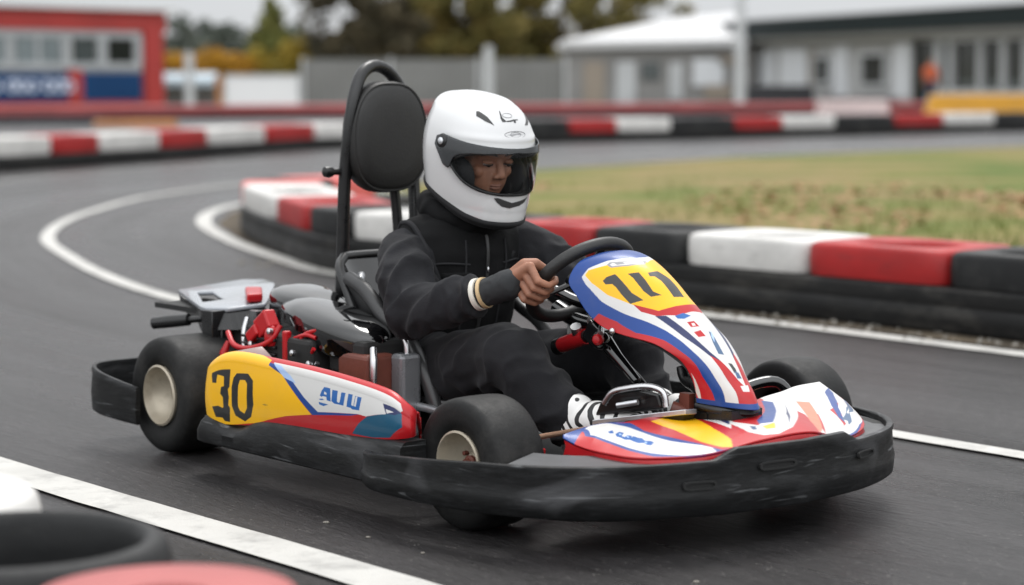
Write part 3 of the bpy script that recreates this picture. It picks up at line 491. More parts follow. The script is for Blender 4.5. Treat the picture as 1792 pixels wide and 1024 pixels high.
# ---------------------------------------------------------------- engine
ec = MB()
def lobed(pts, zfun, h, name, m, crown=.012, parent=K, drop=.0):
    """glossy moulded cover: closed plan outline, crowned top, rounded shoulder, short side wall"""
    P = np.array(pts+pts[:1]); al = np.arange(len(P)); C = []
    Pp = np.concatenate([P[-3:-1], P, P[1:3]]); ts = np.arange(len(Pp)); tt = np.linspace(2, len(Pp)-3, 72, endpoint=False); C = hermite(ts, Pp, tt)
    c = C.mean(0); b = MB(); rg = []
    for sc, dz in ((.97,-h), (1.0,-h*.9), (1.0,-.016), (.985,-.008), (.95,-.002), (.9,crown*.16), (.7,crown*.6), (.45,crown*.88), (.2,crown), (.01,crown)):
        rg.append([(c[0]+(q[0]-c[0])*sc, c[1]+(q[1]-c[1])*sc, zfun(c[0]+(q[0]-c[0])*sc, c[1]+(q[1]-c[1])*sc)+dz) for q in C])
    b.rings(rg); return b.build(name, m, parent, 55)
zr = lambda x, y: np.interp(x, [.0,.1,.25,.6], [.400,.404,.388,.322]) + .0*y
ecov = lobed([(.045,-.235), (.03,-.17), (.065,-.12), (.14,-.115), (.23,-.145), (.32,-.165), (.37,-.20), (.36,-.25), (.25,-.29), (.13,-.28)], lambda x, y: np.interp(x, [.0,.1,.25,.4], [.402,.408,.396,.368]), .085, 'engine_cover', M['gloss'], .020)
lobed([(.165,-.275), (.20,-.225), (.30,-.20), (.42,-.19), (.54,-.215), (.612,-.268), (.602,-.335), (.50,-.368), (.37,-.362), (.24,-.325)], lambda x, y: np.interp(x, [.15,.3,.45,.6], [.388,.384,.364,.346]), .072, 'air_box_lid', M['gloss'], .025)
em = MB(); em.lathe([(.018,0), (.018,.004), (.012,.006), (.01,.003)], c=(.19,-.16,.405), ax=(-.1,0,1), n=20); em.build('filler_cap', M['gloss'], ecov, 40)
eb = MB(); eb.box((.30,-.29,.215), (.30,.20,.21)); eb.box((.12,-.27,.23), (.16,.16,.19)); eb.box((.50,-.26,.25), (.14,.13,.17)); eb.box((.545,-.285,.285), (.15,.13,.09)); eb.build('engine_block', M['dark'], K, 0, bevel=.012)
fin = MB()
for k in range(7): fin.box((.235+.0*k, -.375, .20+.018*k), (.15, .05, .007))
fin.build('cooling_fin', M['black'], K, 0, bevel=.002)
bx_ = MB(); bx_.box((.585,-.318,.205), (.125,.085,.19)); bx_.build('fuel_filter_box', M['rust'], K, 0, bevel=.012, seg=3)
pl = MB(); pl.tube([(.645,-.340,.315), (.662,-.352,.29), (.664,-.355,.25), (.664,-.355,.12)], .009, smooth=4); pl.build('chrome_strip', M['steel'], K)
sv = MB(); sv.box((.665,-.26,.20), (.05,.06,.20)); sv.build('radiator_shroud', M['silver'], K, 0, bevel=.01)
sv2 = MB(); sv2.tube([(.615,-.27,.375), (.635,-.262,.362), (.66,-.255,.325), (.665,-.255,.28)], .008, smooth=5); sv2.build('coolant_pipe', M['steel'], K)
wl = MB(); wl.tube([(.45,-.365,.345), (.40,-.375,.325), (.39,-.378,.295), (.425,-.38,.275), (.455,-.38,.30)], .0052, smooth=6); wl.tube([(.31,-.37,.30), (.36,-.375,.315), (.42,-.375,.33), (.45,-.37,.325)], .0052, smooth=6)
wl.tube([(.10,-.40,.31), (.16,-.42,.285), (.24,-.42,.285), (.30,-.40,.31), (.31,-.38,.345)], .007, smooth=6); wl.tube([(.345,-.375,.30), (.35,-.385,.26), (.36,-.39,.24)], .0055)
wl.build('ignition_lead', M['redp'], K)
rc = MB(); rot = Matrix.Rotation(R_(-35), 3, 'Y')
rc.box((.255,-.385,.345), (.06,.035,.05), rot); rc.box((.22,-.39,.318), (.05,.04,.03), rot); rc.box((.345,-.385,.285), (.018,.02,.10)); rc.ell((.285,-.39,.315), (.02,.018,.03)); rc.box((.245,-.372,.365), (.014,.014,.03), Matrix.Rotation(R_(25), 3, 'X'))
rc.build('red_clamp', M['redp'], K, 0, bevel=.005)
bl = MB()
for x, z in ((.30,.33), (.40,.285), (.47,.265), (.215,.29)):
    bl = MB(); bl.lathe([(.008,0), (.008,.01), (.003,.013)], c=(x,-.40,z), ax=(0,-1,.2), n=10); bl.build('bolt', M['steel'], K)
bl = MB(); bl.tube([(.475,-.39,.215), (.47,-.395,.25), (.485,-.39,.27)], .006); bl.build('link_rod', M['steel'], K)
# exhaust tray behind the engine
ty = MB(); top = [(-.385,-.255), (-.425,-.02), (-.38,.03), (-.27,-.01), (-.20,-.06), (.07,-.265), (.055,-.37), (.0,-.405), (-.04,-.395)]
hole = [(-.30,-.245), (-.27,-.215), (-.10,-.285), (-.105,-.345)]
ztp = lambda x, y: .368+.012*np.clip((y+.25)/.2, -1, 1)
# deck with the slot left open: quads round the hole
pv = [(p[0], p[1], ztp(*p)) for p in top]; hv = [(p[0], p[1], ztp(*p)) for p in hole]
allv = pv+hv; fs = [(0,1,2,3,10-0), (0,10,9), (3,4,11,10), (4,5,11), (5,6,12-0,11), (6,7,12), (7,8,12), (8,0,9,12)]
bmv = bmesh.new(); vv = [bmv.verts.new(p) for p in allv]
for f in fs: bmv.faces.new([vv[i] for i in f])
bmesh.ops.recalc_face_normals(bmv, faces=bmv.faces); mt = bpy.data.meshes.new('exhaust_tray'); bmv.to_mesh(mt); bmv.free(); finish(mt, 30)
tray = link('exhaust_tray', mt, [M['plate']], K); sd = tray.modifiers.new('t', 'SOLIDIFY'); sd.thickness = .012; sd.offset = 0; bv = tray.modifiers.new('b', 'BEVEL'); bv.width = .004; bv.segments = 2; bv.limit_method = 'ANGLE'
sd_ = MB(); o2 = [(p[0]+.006, p[1]+.006) for p in top]
edge = [0, 8, 7, 6, 5]
A = [(top[i][0]+.004, top[i][1], ztp(*top[i])-.007) for i in edge]; B = [(top[i][0]+.03, top[i][1]-.004, ztp(*top[i])-.048) for i in edge]
sd_.rings([A, B, [(p[0]+.01, p[1]+.02, p[2]) for p in B], [(p[0]+.01, p[1]+.02, p[2]) for p in A]], False); sd_.build('tray_skirt', M['black'], tray, 0)
sl = MB(); sl.box((-.195,-.272,.342), (.30,.16,.014)); sl.build('tray_well', M['dark'], tray, 0)
rc2 = MB(); rc2.prism([(-.13,-.20), (-.10,-.165), (.055,-.265), (.05,-.31)], .375, .398); rc2.build('red_catch', M['redp'], tray, 0, bevel=.006)
bkt = MB(); bkt.box((.022,-.392,.318), (.05,.045,.085)); bkt.box((.03,-.37,.27), (.045,.04,.09)); bkt.tube([(-.16,-.33,.335), (-.11,-.34,.29), (-.05,-.35,.275), (.0,-.35,.25)], .008, smooth=4); bkt.tube([(.05,-.30,.35), (.10,-.34,.30), (.14,-.36,.26)], .011)
bkt.tube([(.12,-.25,.36), (.12,-.30,.30), (.14,-.32,.22)], .012); bkt.build('tray_bracket', M['black'], K, 30, bevel=.004)
hd = MB(); hd.tube([(-.06,-.37,.330), (-.17,-.43,.314)], .009, n=12); hd.tube([(-.10,-.394,.325), (-.15,-.42,.318), (-.195,-.444,.311)], [.016,.017,.016], n=14); hd.build('starter_handle', M['black'], K, 60)
for q in range(3):
    sp2 = MB()
    if q == 0: sp2.tube([(.12,-.355,.345), (.135,-.375,.315), (.175,-.40,.275), (.19,-.41,.25)], .007, smooth=4)
    elif q == 1: sp2.tube([(-.09,-.34,.315), (-.06,-.36,.295)], .007)
    else: sp2.box((.10,-.315,.33), (.035,.02,.06))
    sp2.build('spring_link', M['steel'], K, 40)
up = MB(); up.tube([(.11,-.42,.225), (.112,-.42,.262), (.118,-.41,.29)], [.012,.011,.006]); up.build('warning_tab', M['redp'], K)
mf = MB(); mf.tube([(-.24,-.14,.30), (-.10,-.20,.30), (.06,-.26,.29)], .045, n=18); mf.build('silencer', M['black'], K, 60)
# ---------------------------------------------------------------- steering wheel and column
SWC = Vector((1.000, 0, .484)); SWU = Vector((.70, 0, .714)); SWN = Vector((0, 1, 0)).cross(SWU)
sw = MB(); sw.torus(SWC, SWN, .128, .0155, n=72, m=16); swo = sw.build('steering_wheel', M['grip'], K)
sps = MB()
for a in (0, 120, 240):
    d = Vector((0, 1, 0))*math.cos(R_(a+90)) + SWU*math.sin(R_(a+90)); sps.tube([SWC-SWN*0+(d*.02), SWC+d*.12], [.013,.009], n=8, flat=.6)
sps.lathe([(.034,-.012), (.036,0), (.03,.012), (.006,.014)], c=SWC, ax=SWN, n=24); sps.build('spoke', M['black'], swo)
cm = MB(); cm.tube([(1.02,0,.475), (1.07,-.005,.383), (1.12,-.02,.335), (1.235,-.02,.262), (1.31,-.01,.16), (1.33,0,.09)], .0125, smooth=5); cm.build('steering_column', M['black'], K)
cb = MB(); cb.box((1.115,-.045,.372), (.05,.045,.05), Matrix.Rotation(R_(30), 3, 'Y')); cb.tube([(1.10,-.04,.40), (1.16,-.085,.42), (1.2,-.1,.41)], .012); cb.tube([(1.115,-.045,.375), (1.19,-.055,.325), (1.25,-.05,.275)], [.022,.014,.012]); cb.ell((1.148,-.07,.362), (.022,.022,.022)); cb.build('column_bracket', M['gloss'], K, 60, bevel=.004)
kn = MB(); kn.lathe([(.012,-.01), (.013,.004), (.008,.010), (.002,.011)], c=(1.160,-.088,.366), ax=(.4,-1,.1), n=16); kn.build('red_knob', M['redp'], K)
rcy = MB(); rcy.tube([(.935,.0,.325), (1.035,-.012,.356)], .0185, n=18); rcy.build('red_reservoir', M['redp'], K, 60)
rcz = MB(); rcz.tube([(.915,.004,.318), (.938,.0,.3255)], .020, n=18); rcz.build('reservoir_cap', M['black'], K, 60)
rcz = MB(); rcz.tube([(1.03,-.012,.354), (1.075,-.02,.368)], .015, n=18); rcz.build('reservoir_neck', M['black'], K, 60)
pc = MB(); pc.lathe([(.013,-.012), (.013,.012)], c=(1.01,-.02,.369), ax=(.3,-.5,.8), n=14); pc.build('chrome_nut', M['steel'], K)
pc = MB(); pc.tube([(1.09,-.045,.405), (1.105,-.06,.40)], .010); pc.build('chrome_nut', M['steel'], K)
pc = MB(); pc.tube([(1.15,-.07,.386), (1.165,-.085,.378)], .008); pc.build('chrome_nut', M['steel'], K)
# pale fuel tank and hose seen between the wheel and the driver's knees
tk = MB(); tk.box((.93,.13,.355), (.16,.10,.11)); tk.build('fuel_tank', mat('milky tank plastic', (.45,.45,.44), .35, spec=.5), K, 0, bevel=.02, seg=3)
tb = MB(); tb.tube([(.90,.0,.455), (.96,.02,.432), (1.04,.03,.425), (1.10,.02,.44)], .014, smooth=6, n=12); tb.tube([(.86,.05,.405), (.93,.05,.382), (1.02,.06,.372), (1.08,.06,.38)], .02, smooth=6, n=12); tb.build('wiring_loom', M['gloss'], K)
# ---------------------------------------------------------------- pedal
pdl = part('pedal', K, (0,0,0))
pb = MB(); pb.tube([(1.245,-.145,.235), (1.268,-.142,.262), (1.30,-.132,.273), (1.36,-.108,.281), (1.385,-.100,.272), (1.393,-.098,.240)], .0075, smooth=6, n=12); pb.build('pedal_bar', M['steel'], pdl)
pp = MB(); pp.rings([[(1.215,-.150,.204), (1.235,-.152,.236), (1.268,-.145,.262), (1.33,-.120,.275), (1.375,-.105,.268), (1.385,-.102,.238)], [(1.215,-.105,.200), (1.24,-.108,.232), (1.268,-.108,.256), (1.33,-.09,.268), (1.37,-.08,.262), (1.38,-.078,.232)]]); pp.build('pedal_pad', M['black'], pdl, 0, bevel=.006)
ps_ = MB(); ps_.tube([(1.288,-.146,.236), (1.335,-.128,.247)], .0065, n=10); ps_.build('pedal_slot', M['alu'], pdl)
pf = MB(); pf.rings([[(1.215,-.155,.196), (1.452,-.098,.242), (1.452,-.062,.240), (1.22,-.09,.194)], [(1.215,-.155,.184), (1.452,-.098,.230), (1.452,-.062,.228), (1.22,-.09,.182)]]); pf.build('foot_plate', M['alu'], pdl, 0, bevel=.002)
pf2 = MB(); pf2.rings([[(1.218,-.152,.187), (1.448,-.095,.233), (1.448,-.06,.231), (1.22,-.08,.186)], [(1.235,-.135,.160), (1.43,-.088,.206), (1.43,-.06,.204), (1.235,-.08,.158)]]); pf2.build('pedal_block', M['black'], pdl, 0)
pp3 = MB(); pp3.tube([(1.38,-.07,.235), (1.43,-.02,.21), (1.45,.02,.19)], .016); pp3.box((1.405,-.045,.245), (.03,.02,.045)); pp3.build('master_cylinder', M['rust'], K, 40)
pp4 = MB(); pp4.tube([(1.30,.04,.31), (1.31,.04,.285), (1.36,.03,.27), (1.41,.0,.245)], [.014,.016,.018,.02], smooth=3); pp4.box((1.40,-.01,.235), (.06,.06,.05)); pp4.build('brake_linkage', M['black'], K, 40, bevel=.004)
# ================================================================ the driver
PO = Vector((.45, 0, .12))
kz = math.atan2(-.76822, .64018); kw = Matrix.Translation(KART.location) @ Matrix.Rotation(kz, 4, 'Z')
PERSON = thing('person', 'driver in black jacket and white full face helmet gripping the steering wheel', 'person', kw @ PO, kz)
M['skin'] = mat('skin', (.29,.13,.078), .58, var=.18, vscale=22, bump=.06, bscale=220); M['skin'].node_tree.nodes['Principled BSDF'].inputs['Subsurface Weight'].default_value = .06
M['skin'].node_tree.nodes['Principled BSDF'].inputs['Subsurface Radius'].default_value = (.02,.008,.004)
M['jacket'] = mat('charcoal jacket cloth', (.0150,.0150,.0172), .9, spec=.2, var=.25, vscale=10, bump=.25, bscale=260); M['jacket'].node_tree.nodes['Principled BSDF'].inputs['Sheen Weight'].default_value = .05
M['vest'] = mat('black vest cloth', (.006,.006,.0065), .85, spec=.2, var=.25, vscale=10, bump=.25, bscale=300)
M['trouser'] = mat('black trouser cloth', (.0125,.0125,.0145), .88, spec=.2, var=.25, vscale=8, bump=.2, bscale=300); M['trouser'].node_tree.nodes['Principled BSDF'].inputs['Sheen Weight'].default_value = .05
creases(M['jacket']); creases(M['trouser'], 11, .5); creases(M['vest'], 12, .4)
M['seam'] = mat('raised seam', (.022,.022,.024), .8, spec=.2)
M['glove'] = mat('grey glove knit', (.022,.024,.026), .85, bump=.25, bscale=400)
M['shellw'] = mat('white helmet shell', (.61,.61,.61), .18, coat=.7, var=.02, vscale=4, rvar=.06)
M['visorgrey'] = None; M['lining'] = mat('helmet lining', (.010,.010,.011), .9)
M['decal'] = mat('dark decal', (.03,.03,.03), .4); M['decalgrey'] = mat('grey decal', (.30,.30,.31), .35)
M['hair'] = mat('dark brows', (.014,.009,.007), .8)
M['eyew'] = mat('eye', (.45,.40,.37), .25); M['lip'] = mat('lips', (.19,.080,.052), .5); M['iris'] = mat('iris', (.012,.007,.005), .1)
M['band'] = mat('pale wristband', (.72,.68,.60), .6); M['tan'] = mat('tan wristband', (.55,.40,.22), .6)
def pbuild(me, name, m, parent=None): return link(name, me, m if isinstance(m, list) else [m], parent or PERSON, loc=None if parent else -PO)
Hc = Vector(H_C); HR = Matrix.Rotation(H_P, 3, 'Y')
def HL(x, y, z): return Hc + HR @ Vector((x, y, z))        # helmet-local to kart-local
def grip(side):
    """frame at the wheel rim: point, tangent, outward, forward"""
    p = SWC + Vector((0, side*.128, 0)); return p, SWU.copy(), Vector((0, side, 0)), SWN.copy()
def hand(b, side, wrist):
    p, T, Rr, Fw = grip(side); q = lambda t, r, f: p + T*t + Rr*r + Fw*f
    kn = []
    for k, (t, ln) in enumerate(((.033, 1.0), (.0112, 1.06), (-.0112, 1.0), (-.033, .86))):
        r0 = .0088-.0006*(k == 3)
        kpos = q(t*1.08+.004, .040-.003*abs(k-1), -.020*ln); kn.append(kpos)
        pip = q(t, .0345, .020*ln); dip = q(t-.001, .010, .0345*ln); tip = q(t-.001, -.0155, .026*ln); end = q(t-.001, -.024, .014)
        b.chain([(kpos, r0*1.16), (pip, r0*1.08), (dip, r0*.95), (tip, r0*.88), (end, r0*.70)])
    mid = (kn[1]+kn[2])/2
    for i, kp_ in enumerate(kn):
        b.chain([(kp_, .0112), (wrist.lerp(kp_, .5), .0165), (wrist, .023)])
    th0 = q(.022, .030, -.040); b.chain([(wrist.lerp(mid, .35), .021), (th0, .0155), (q(.030, .006, -.036), .0122), (q(.020, -.024, -.018), .0112), (q(.006, -.037, .004), .0092)])
    return kn
WR = [Vector((.905,-.190,.463)), Vector((.915,.188,.470))]
ELB = [Vector((.722,-.258,.412)), Vector((.745,.258,.42))]
SHO = [Vector((.545,-.168,.528)), Vector((.565,.165,.535))]
HIP = [Vector((.46,-.10,.20)), Vector((.46,.10,.20))]; KNE = [Vector((.955,-.165,.312)), Vector((1.02,.145,.295))]; ANK = [Vector((1.128,-.118,.165)), Vector((1.15,.115,.16))]
TOE = [Vector((1.29,-.10,.185)), Vector((1.32,.11,.19))]
bd = MB()
# torso, neck
bd.rings([[tuple(Vector(c)+Vector((rx*math.cos(a), ry*math.sin(a), 0))) for a in np.linspace(0, 2*math.pi, 28, endpoint=False)] for c, rx, ry in
          (((.43,0,.135),.08,.12), ((.44,0,.18),.11,.15), ((.45,0,.27),.105,.14), ((.49,0,.40),.11,.155), ((.525,0,.50),.10,.165), ((.545,0,.55),.075,.14), ((.555,0,.575),.05,.08))])
bd.chain([((.55,0,.55), .058), ((.575,0,.62), .052), ((.60,0,.70), .054)])
# head with its features (helmet-local)
bd.ell(HL(-.005,0,.035), (.092,.073,.098), HR); bd.ell(HL(.030,0,-.035), (.056,.060,.072), HR); bd.ell(HL(.046,0,-.075), (.034,.036,.030), HR)
bd.ell(HL(.052,0,.035), (.036,.060,.05), HR)
for s in (-1, 1):
    bd.ell(HL(.066,s*.026,.0225), (.014,.024,.0085), HR); bd.ell(HL(.056,s*.042,-.022), (.018,.017,.018), HR); bd.cone(HL(.0,s*.071,.0), HL(-.008,s*.071,-.03), .012, .010)
bd.cone(HL(.076,0,.016), HL(.096,0,-.024), .0075, .0105); bd.ell(HL(.088,-.011,-.029), (.011,.008,.007), HR); bd.ell(HL(.088,.011,-.029), (.011,.008,.007), HR)
bd.ell(HL(.066,0,-.048), (.018,.036,.026), HR); bd.ell(HL(.0745,0,-.0535), (.011,.022,.0085), HR)
for i, s in enumerate((-1, 1)):
    bd.chain([(SHO[i], .036), (ELB[i], .030), (WR[i], .026)]); hand(bd, s, WR[i])
    bd.chain([(HIP[i], .07), (KNE[i], .045), (ANK[i], .036)]); bd.chain([(ANK[i]+Vector((0,0,-.01)), .036), (ANK[i].lerp(TOE[i], .55), .034), (TOE[i]-Vector((.02,0,0)), .026)])
pbuild(voxel(bd, .0028, 3, .4), 'body', M['skin'])
for s in (-1, 1):
    e = MB(); e.ell(HL(.0745,s*.031,-.0005), (.0095,.0120,.0055), HR); eo = pbuild(e.mesh('eye', 180), 'eye', M['eyew'])
    ir = MB(); ir.ell(HL(.0825,s*.031-.001,-.0025), (.0028,.0055,.0035), HR, n=12, m=8); link('iris', ir.mesh('iris', 180), [M['iris']], eo)
    ld = MB(); ld.ell(HL(.0745,s*.031,.0060), (.0122,.0150,.0075), HR); pbuild(ld.mesh('eyelid', 180), 'eyelid', M['skin'])
    la = MB(); la.tube([HL(.0775,s*.0165,.0005), HL(.0862,s*.025,.0005), HL(.0868,s*.034,.0003), HL(.0785,s*.046,-.001)], [.0012,.0019,.0019,.0014], n=6, smooth=4); pbuild(la.mesh('eyelash', 180), 'eyelash', M['hair'])
    br = MB(); br.tube([HL(.083,s*.011,.0215), HL(.0862,s*.024,.0262), HL(.0815,s*.039,.0262), HL(.069,s*.051,.020)], [.0030,.0042,.0038,.0018], n=8, smooth=4, flat=.7); pbuild(br.mesh('eyebrow', 180), 'eyebrow', M['hair'])
lp = MB(); lp.tube([HL(.070,-.024,-.0560), HL(.0850,-.010,-.0515), HL(.0870,0,-.0525), HL(.0850,.010,-.0515), HL(.070,.024,-.0560)], [.0012,.0042,.0040,.0042,.0012], n=8, smooth=4)
lp.tube([HL(.071,-.020,-.0580), HL(.0840,-.008,-.0590), HL(.0840,.008,-.0590), HL(.071,.020,-.0580)], [.0012,.0046,.0046,.0012], n=8, smooth=4); pbuild(lp.mesh('lips', 180), 'lips', M['lip'])
# ---------------------------------------------------------------- clothes
def folds(scale, amp, fine, stretch=Vector((1,1,1)), seed=0):
    o = Vector((seed*3.1, seed*7.7, seed*1.3))
    def fn(c, n):
        p = Vector((c.x*stretch.x, c.y*stretch.y, c.z*stretch.z))*scale + o
        w = Vector((mnoise.noise(p*.6), mnoise.noise(p*.6+Vector((9,2,4))), mnoise.noise(p*.6+Vector((3,8,1)))))*.8
        r = 1-abs(mnoise.noise(p+w))*2.2
        return amp*r + fine*mnoise.noise(p*3.3+w)
    return fn
def limb_folds(me, joints, amp):
    """creases that run across a limb, strongest near the given joints"""
    def fn(c, n):
        s = 0
        for j, ax, rad, fr in joints:
            d = c-j; w = math.exp(-(d.length/rad)**2); t = d.dot(ax)
            ph = fr*t + 4.2*mnoise.noise(c*8) + 2.2*mnoise.noise(c*19)
            s += w*(.62-1.3*abs(math.sin(ph*.5)))*(1+.9*mnoise.noise(c*6+Vector((4,1,7))))
        return amp*s
    displace(me, fn)
jk = MB()
jk.rings([[tuple(Vector(c)+Vector((rx*math.cos(a)*abs(math.cos(a))**-.12 if abs(math.cos(a)) > 1e-3 else 0, ry*math.sin(a), 0))) for a in np.linspace(.01, 2*math.pi+.01, 32, endpoint=False)] for c, rx, ry in
          (((.445,0,.175),.115,.17), ((.455,0,.22),.125,.178), ((.468,0,.30),.125,.17), ((.49,0,.38),.127,.178), ((.515,0,.46),.122,.188), ((.535,0,.525),.108,.195), ((.548,0,.565),.090,.172), ((.556,0,.592),.073,.115), ((.565,0,.61),.062,.075))])
for i, s in enumerate((-1, 1)):
    e2 = ELB[i]+Vector((-.012, s*.012, -.006)); md = SHO[i].lerp(ELB[i], .5)+Vector((-.01, s*.012, 0))
    jk.chain([(SHO[i]+Vector((.004,s*.006,-.004)), .068), (md, .069), (e2, .062), (ELB[i].lerp(WR[i], .42)+Vector((0,0,-.006)), .058), (ELB[i].lerp(WR[i], .66), .049), (ELB[i].lerp(WR[i], .76), .038)])
jme = voxel(jk, .0050, 7)
displace(jme, folds(9, .0075, .0022, Vector((1, 1, .75)), 2))
limb_folds(jme, [(ELB[0], (WR[0]-SHO[0]).normalized(), .13, 95), (ELB[1], (WR[1]-SHO[1]).normalized(), .13, 95), (WR[0].lerp(ELB[0], .25), (WR[0]-ELB[0]).normalized(), .07, 150), (SHO[0]+Vector((.05,0,-.05)), (ELB[0]-SHO[0]).normalized(), .11, 80), (Vector((.52,0,.26)), Vector((0,0,1)), .16, 70)], .0150)
pbuild(jme, 'jacket', M['jacket'])
tz = MB()
tz.ell((.45,0,.205), (.15,.178,.10))
for i, s in enumerate((-1, 1)):
    k = KNE[i]; tz.chain([(HIP[i]+Vector((.03,0,.0)), .105), (HIP[i].lerp(k, .5), .086), (k+Vector((-.03,0,0)), .073), (k, .072), (k.lerp(ANK[i], .5)+Vector((-.012,0,-.008)), .067), (k.lerp(ANK[i], .84)+Vector((-.018,0,0)), .062), (ANK[i]+Vector((-.018,0,.012)), .057)])
tme = voxel(tz, .0054, 7)
displace(tme, folds(8, .0080, .0020, Vector((.8, 1, 1)), 5))
limb_folds(tme, [(KNE[0]+Vector((-.05,0,-.05)), Vector((.8,0,-.6)), .12, 75), (KNE[0].lerp(ANK[0], .7), (ANK[0]-KNE[0]).normalized(), .11, 85), (KNE[1].lerp(ANK[1], .6), (ANK[1]-KNE[1]).normalized(), .12, 75), (HIP[0]+Vector((.10,0,.05)), Vector((1,0,.2)), .14, 60)], .0150)
pbuild(tme, 'trousers', M['trouser'])
vs = MB()
vs.rings([[tuple(Vector(c)+Vector((rx*math.cos(a)*abs(math.cos(a))**-.12 if abs(math.cos(a)) > 1e-3 else 0, ry*math.sin(a), 0))) for a in np.linspace(.01, 2*math.pi+.01, 40, endpoint=False)] for c, rx, ry in
          (((.458,0,.235),.134,.186), ((.470,0,.30),.135,.178), ((.493,0,.38),.137,.183), ((.518,0,.46),.132,.185), ((.536,0,.525),.119,.180), ((.548,0,.575),.100,.176), ((.553,0,.602),.080,.150), ((.560,0,.618),.067,.088))])
for s in (-1, 1): vs.chain([((.548,s*.06,.585), .052), ((.545,s*.135,.572), .043)])
vme = voxel(vs, .0056, 6); displace(vme, folds(10, .0038, .0015, Vector((1,1,.8)), 9)); vest = pbuild(vme, 'vest', M['vest'])
from mathutils.bvhtree import BVHTree
def skin_of(*mes):
    V, F_ = [], []
    for me in mes:
        o = len(V); V += [v.co.copy() for v in me.vertices]; F_ += [[i+o for i in p.vertices] for p in me.polygons]
    return BVHTree.FromPolygons(V, F_)
CLOTH = skin_of(vme)
def on_cloth(p, off=.003):
    p = Vector(p); a = Vector((.49+.09*(p.z-.3)/.3, 0, p.z)); d = (p-a).normalized()
    h = CLOTH.ray_cast(a+d*.6, -d); q = h[0] if h[0] is not None else p
    return q+d*off
for s in (-1, 1):
    vt = MB(); vt.tube([on_cloth(p, .002) for p in [(.64,s*.150,.42), (.64,s*.150,.46), (.62,s*.150,.51), (.60,s*.150,.555), (.565,s*.15,.60), (.53,s*.15,.60), (.49,s*.186,.585)]], .0065, n=8, smooth=5); vt.build('armhole_trim', M['seam'], vest)
for pts in ([(.64,-.055,.56), (.65,-.062,.50), (.65,-.066,.44), (.64,-.068,.36), (.62,-.07,.28)], [(.64,.055,.56), (.65,.062,.50), (.65,.066,.44), (.64,.068,.36), (.62,.07,.28)], [(.60,-.150,.50), (.63,-.11,.505), (.65,-.05,.50)], [(.60,.150,.50), (.63,.11,.505), (.65,.05,.50)], [(.52,-.18,.47), (.48,-.18,.38), (.47,-.18,.30)]):
    sm = MB(); sm.tube([on_cloth(p, .0022) for p in pts], .0028, n=6, smooth=6); sm.build('seam', M['seam'], vest)
hd_ = MB()
for k in range(14):
    a0, a1 = 2*math.pi*k/14, 2*math.pi*(k+1)/14; f = lambda a: (.560+.078*math.cos(a), .088*math.sin(a), .615-.022*math.cos(a)+.016*abs(math.sin(a)))
    rr = lambda a: .026+.013*max(-math.cos(a), 0)
    hd_.cone(f(a0), f(a1), rr(a0), rr(a1), n=12)
hme = voxel(hd_, .0055, 6); displace(hme, folds(13, .005, .0015, seed=4)); pbuild(hme, 'hood_collar', M['vest'])
zp = MB(); zpts = [on_cloth(p, .0015) for p in [(.624,.0,.600), (.655,.0,.55), (.664,.0,.49), (.652,.0,.42), (.632,.0,.34), (.612,0,.26)]]; zp.tube(zpts, .0045, n=8, smooth=5); zo = pbuild(zp.mesh('zip', 60), 'zip', M['decal'])
zq = MB(); zq.ell(on_cloth((.672,-.002,.485), .006), (.004,.003,.009)); link('zip_pull', zq.mesh('zip_pull', 180), [M['steel']], zo)
for s in (-1, 1):
    for nm, z0, z1, off in (('pocket', .395, .462, .004), ('pocket_flap', .458, .482, .008)):
        pk = MB(); ys = np.linspace(.045, .125, 10); zs = np.linspace(z0, z1, 8)
        outer_ = np.array([[on_cloth((.66-.5*abs(yv-.03)**1.2, s*yv, zv), off*(1 if 0 < i < 9 and 0 < j < 7 else .1)) for j, zv in enumerate(zs)] for i, yv in enumerate(ys)])
        pk.grid(outer_); pbuild(pk.mesh(nm, 180), nm, M['vest'])
# gloves, wristbands
for i, s in enumerate((-1, 1)):
    d = (WR[i]-ELB[i]).normalized(); p, T, Rr, Fw = grip(s); kmid = p + Rr*.038 - Fw*.018
    g = MB(); g.chain([(WR[i]-d*.045, .0320), (WR[i], .0325), (WR[i].lerp(kmid, .55), .0350)]); g.chain([(WR[i], .029), (WR[i].lerp(kmid+T*-.024, .66), .029)]); g.chain([(WR[i], .029), (WR[i].lerp(kmid+T*.018, .60), .026)])
    gm = voxel(g, .0042, 4); displace(gm, folds(40, .0016, .0006)); pbuild(gm, 'glove', M['glove'])
    b = MB(); c = WR[i]-d*.034; b.tube([c-d*.007, c+d*.004], [.0385,.0378], n=28); pbuild(b.mesh('wristband', 40), 'wristband', M['band'])
    b = MB(); c = WR[i]-d*.017; b.tube([c-d*.005, c+d*.003], [.0372,.0362], n=28); pbuild(b.mesh('wristband', 40), 'wristband', M['tan'])
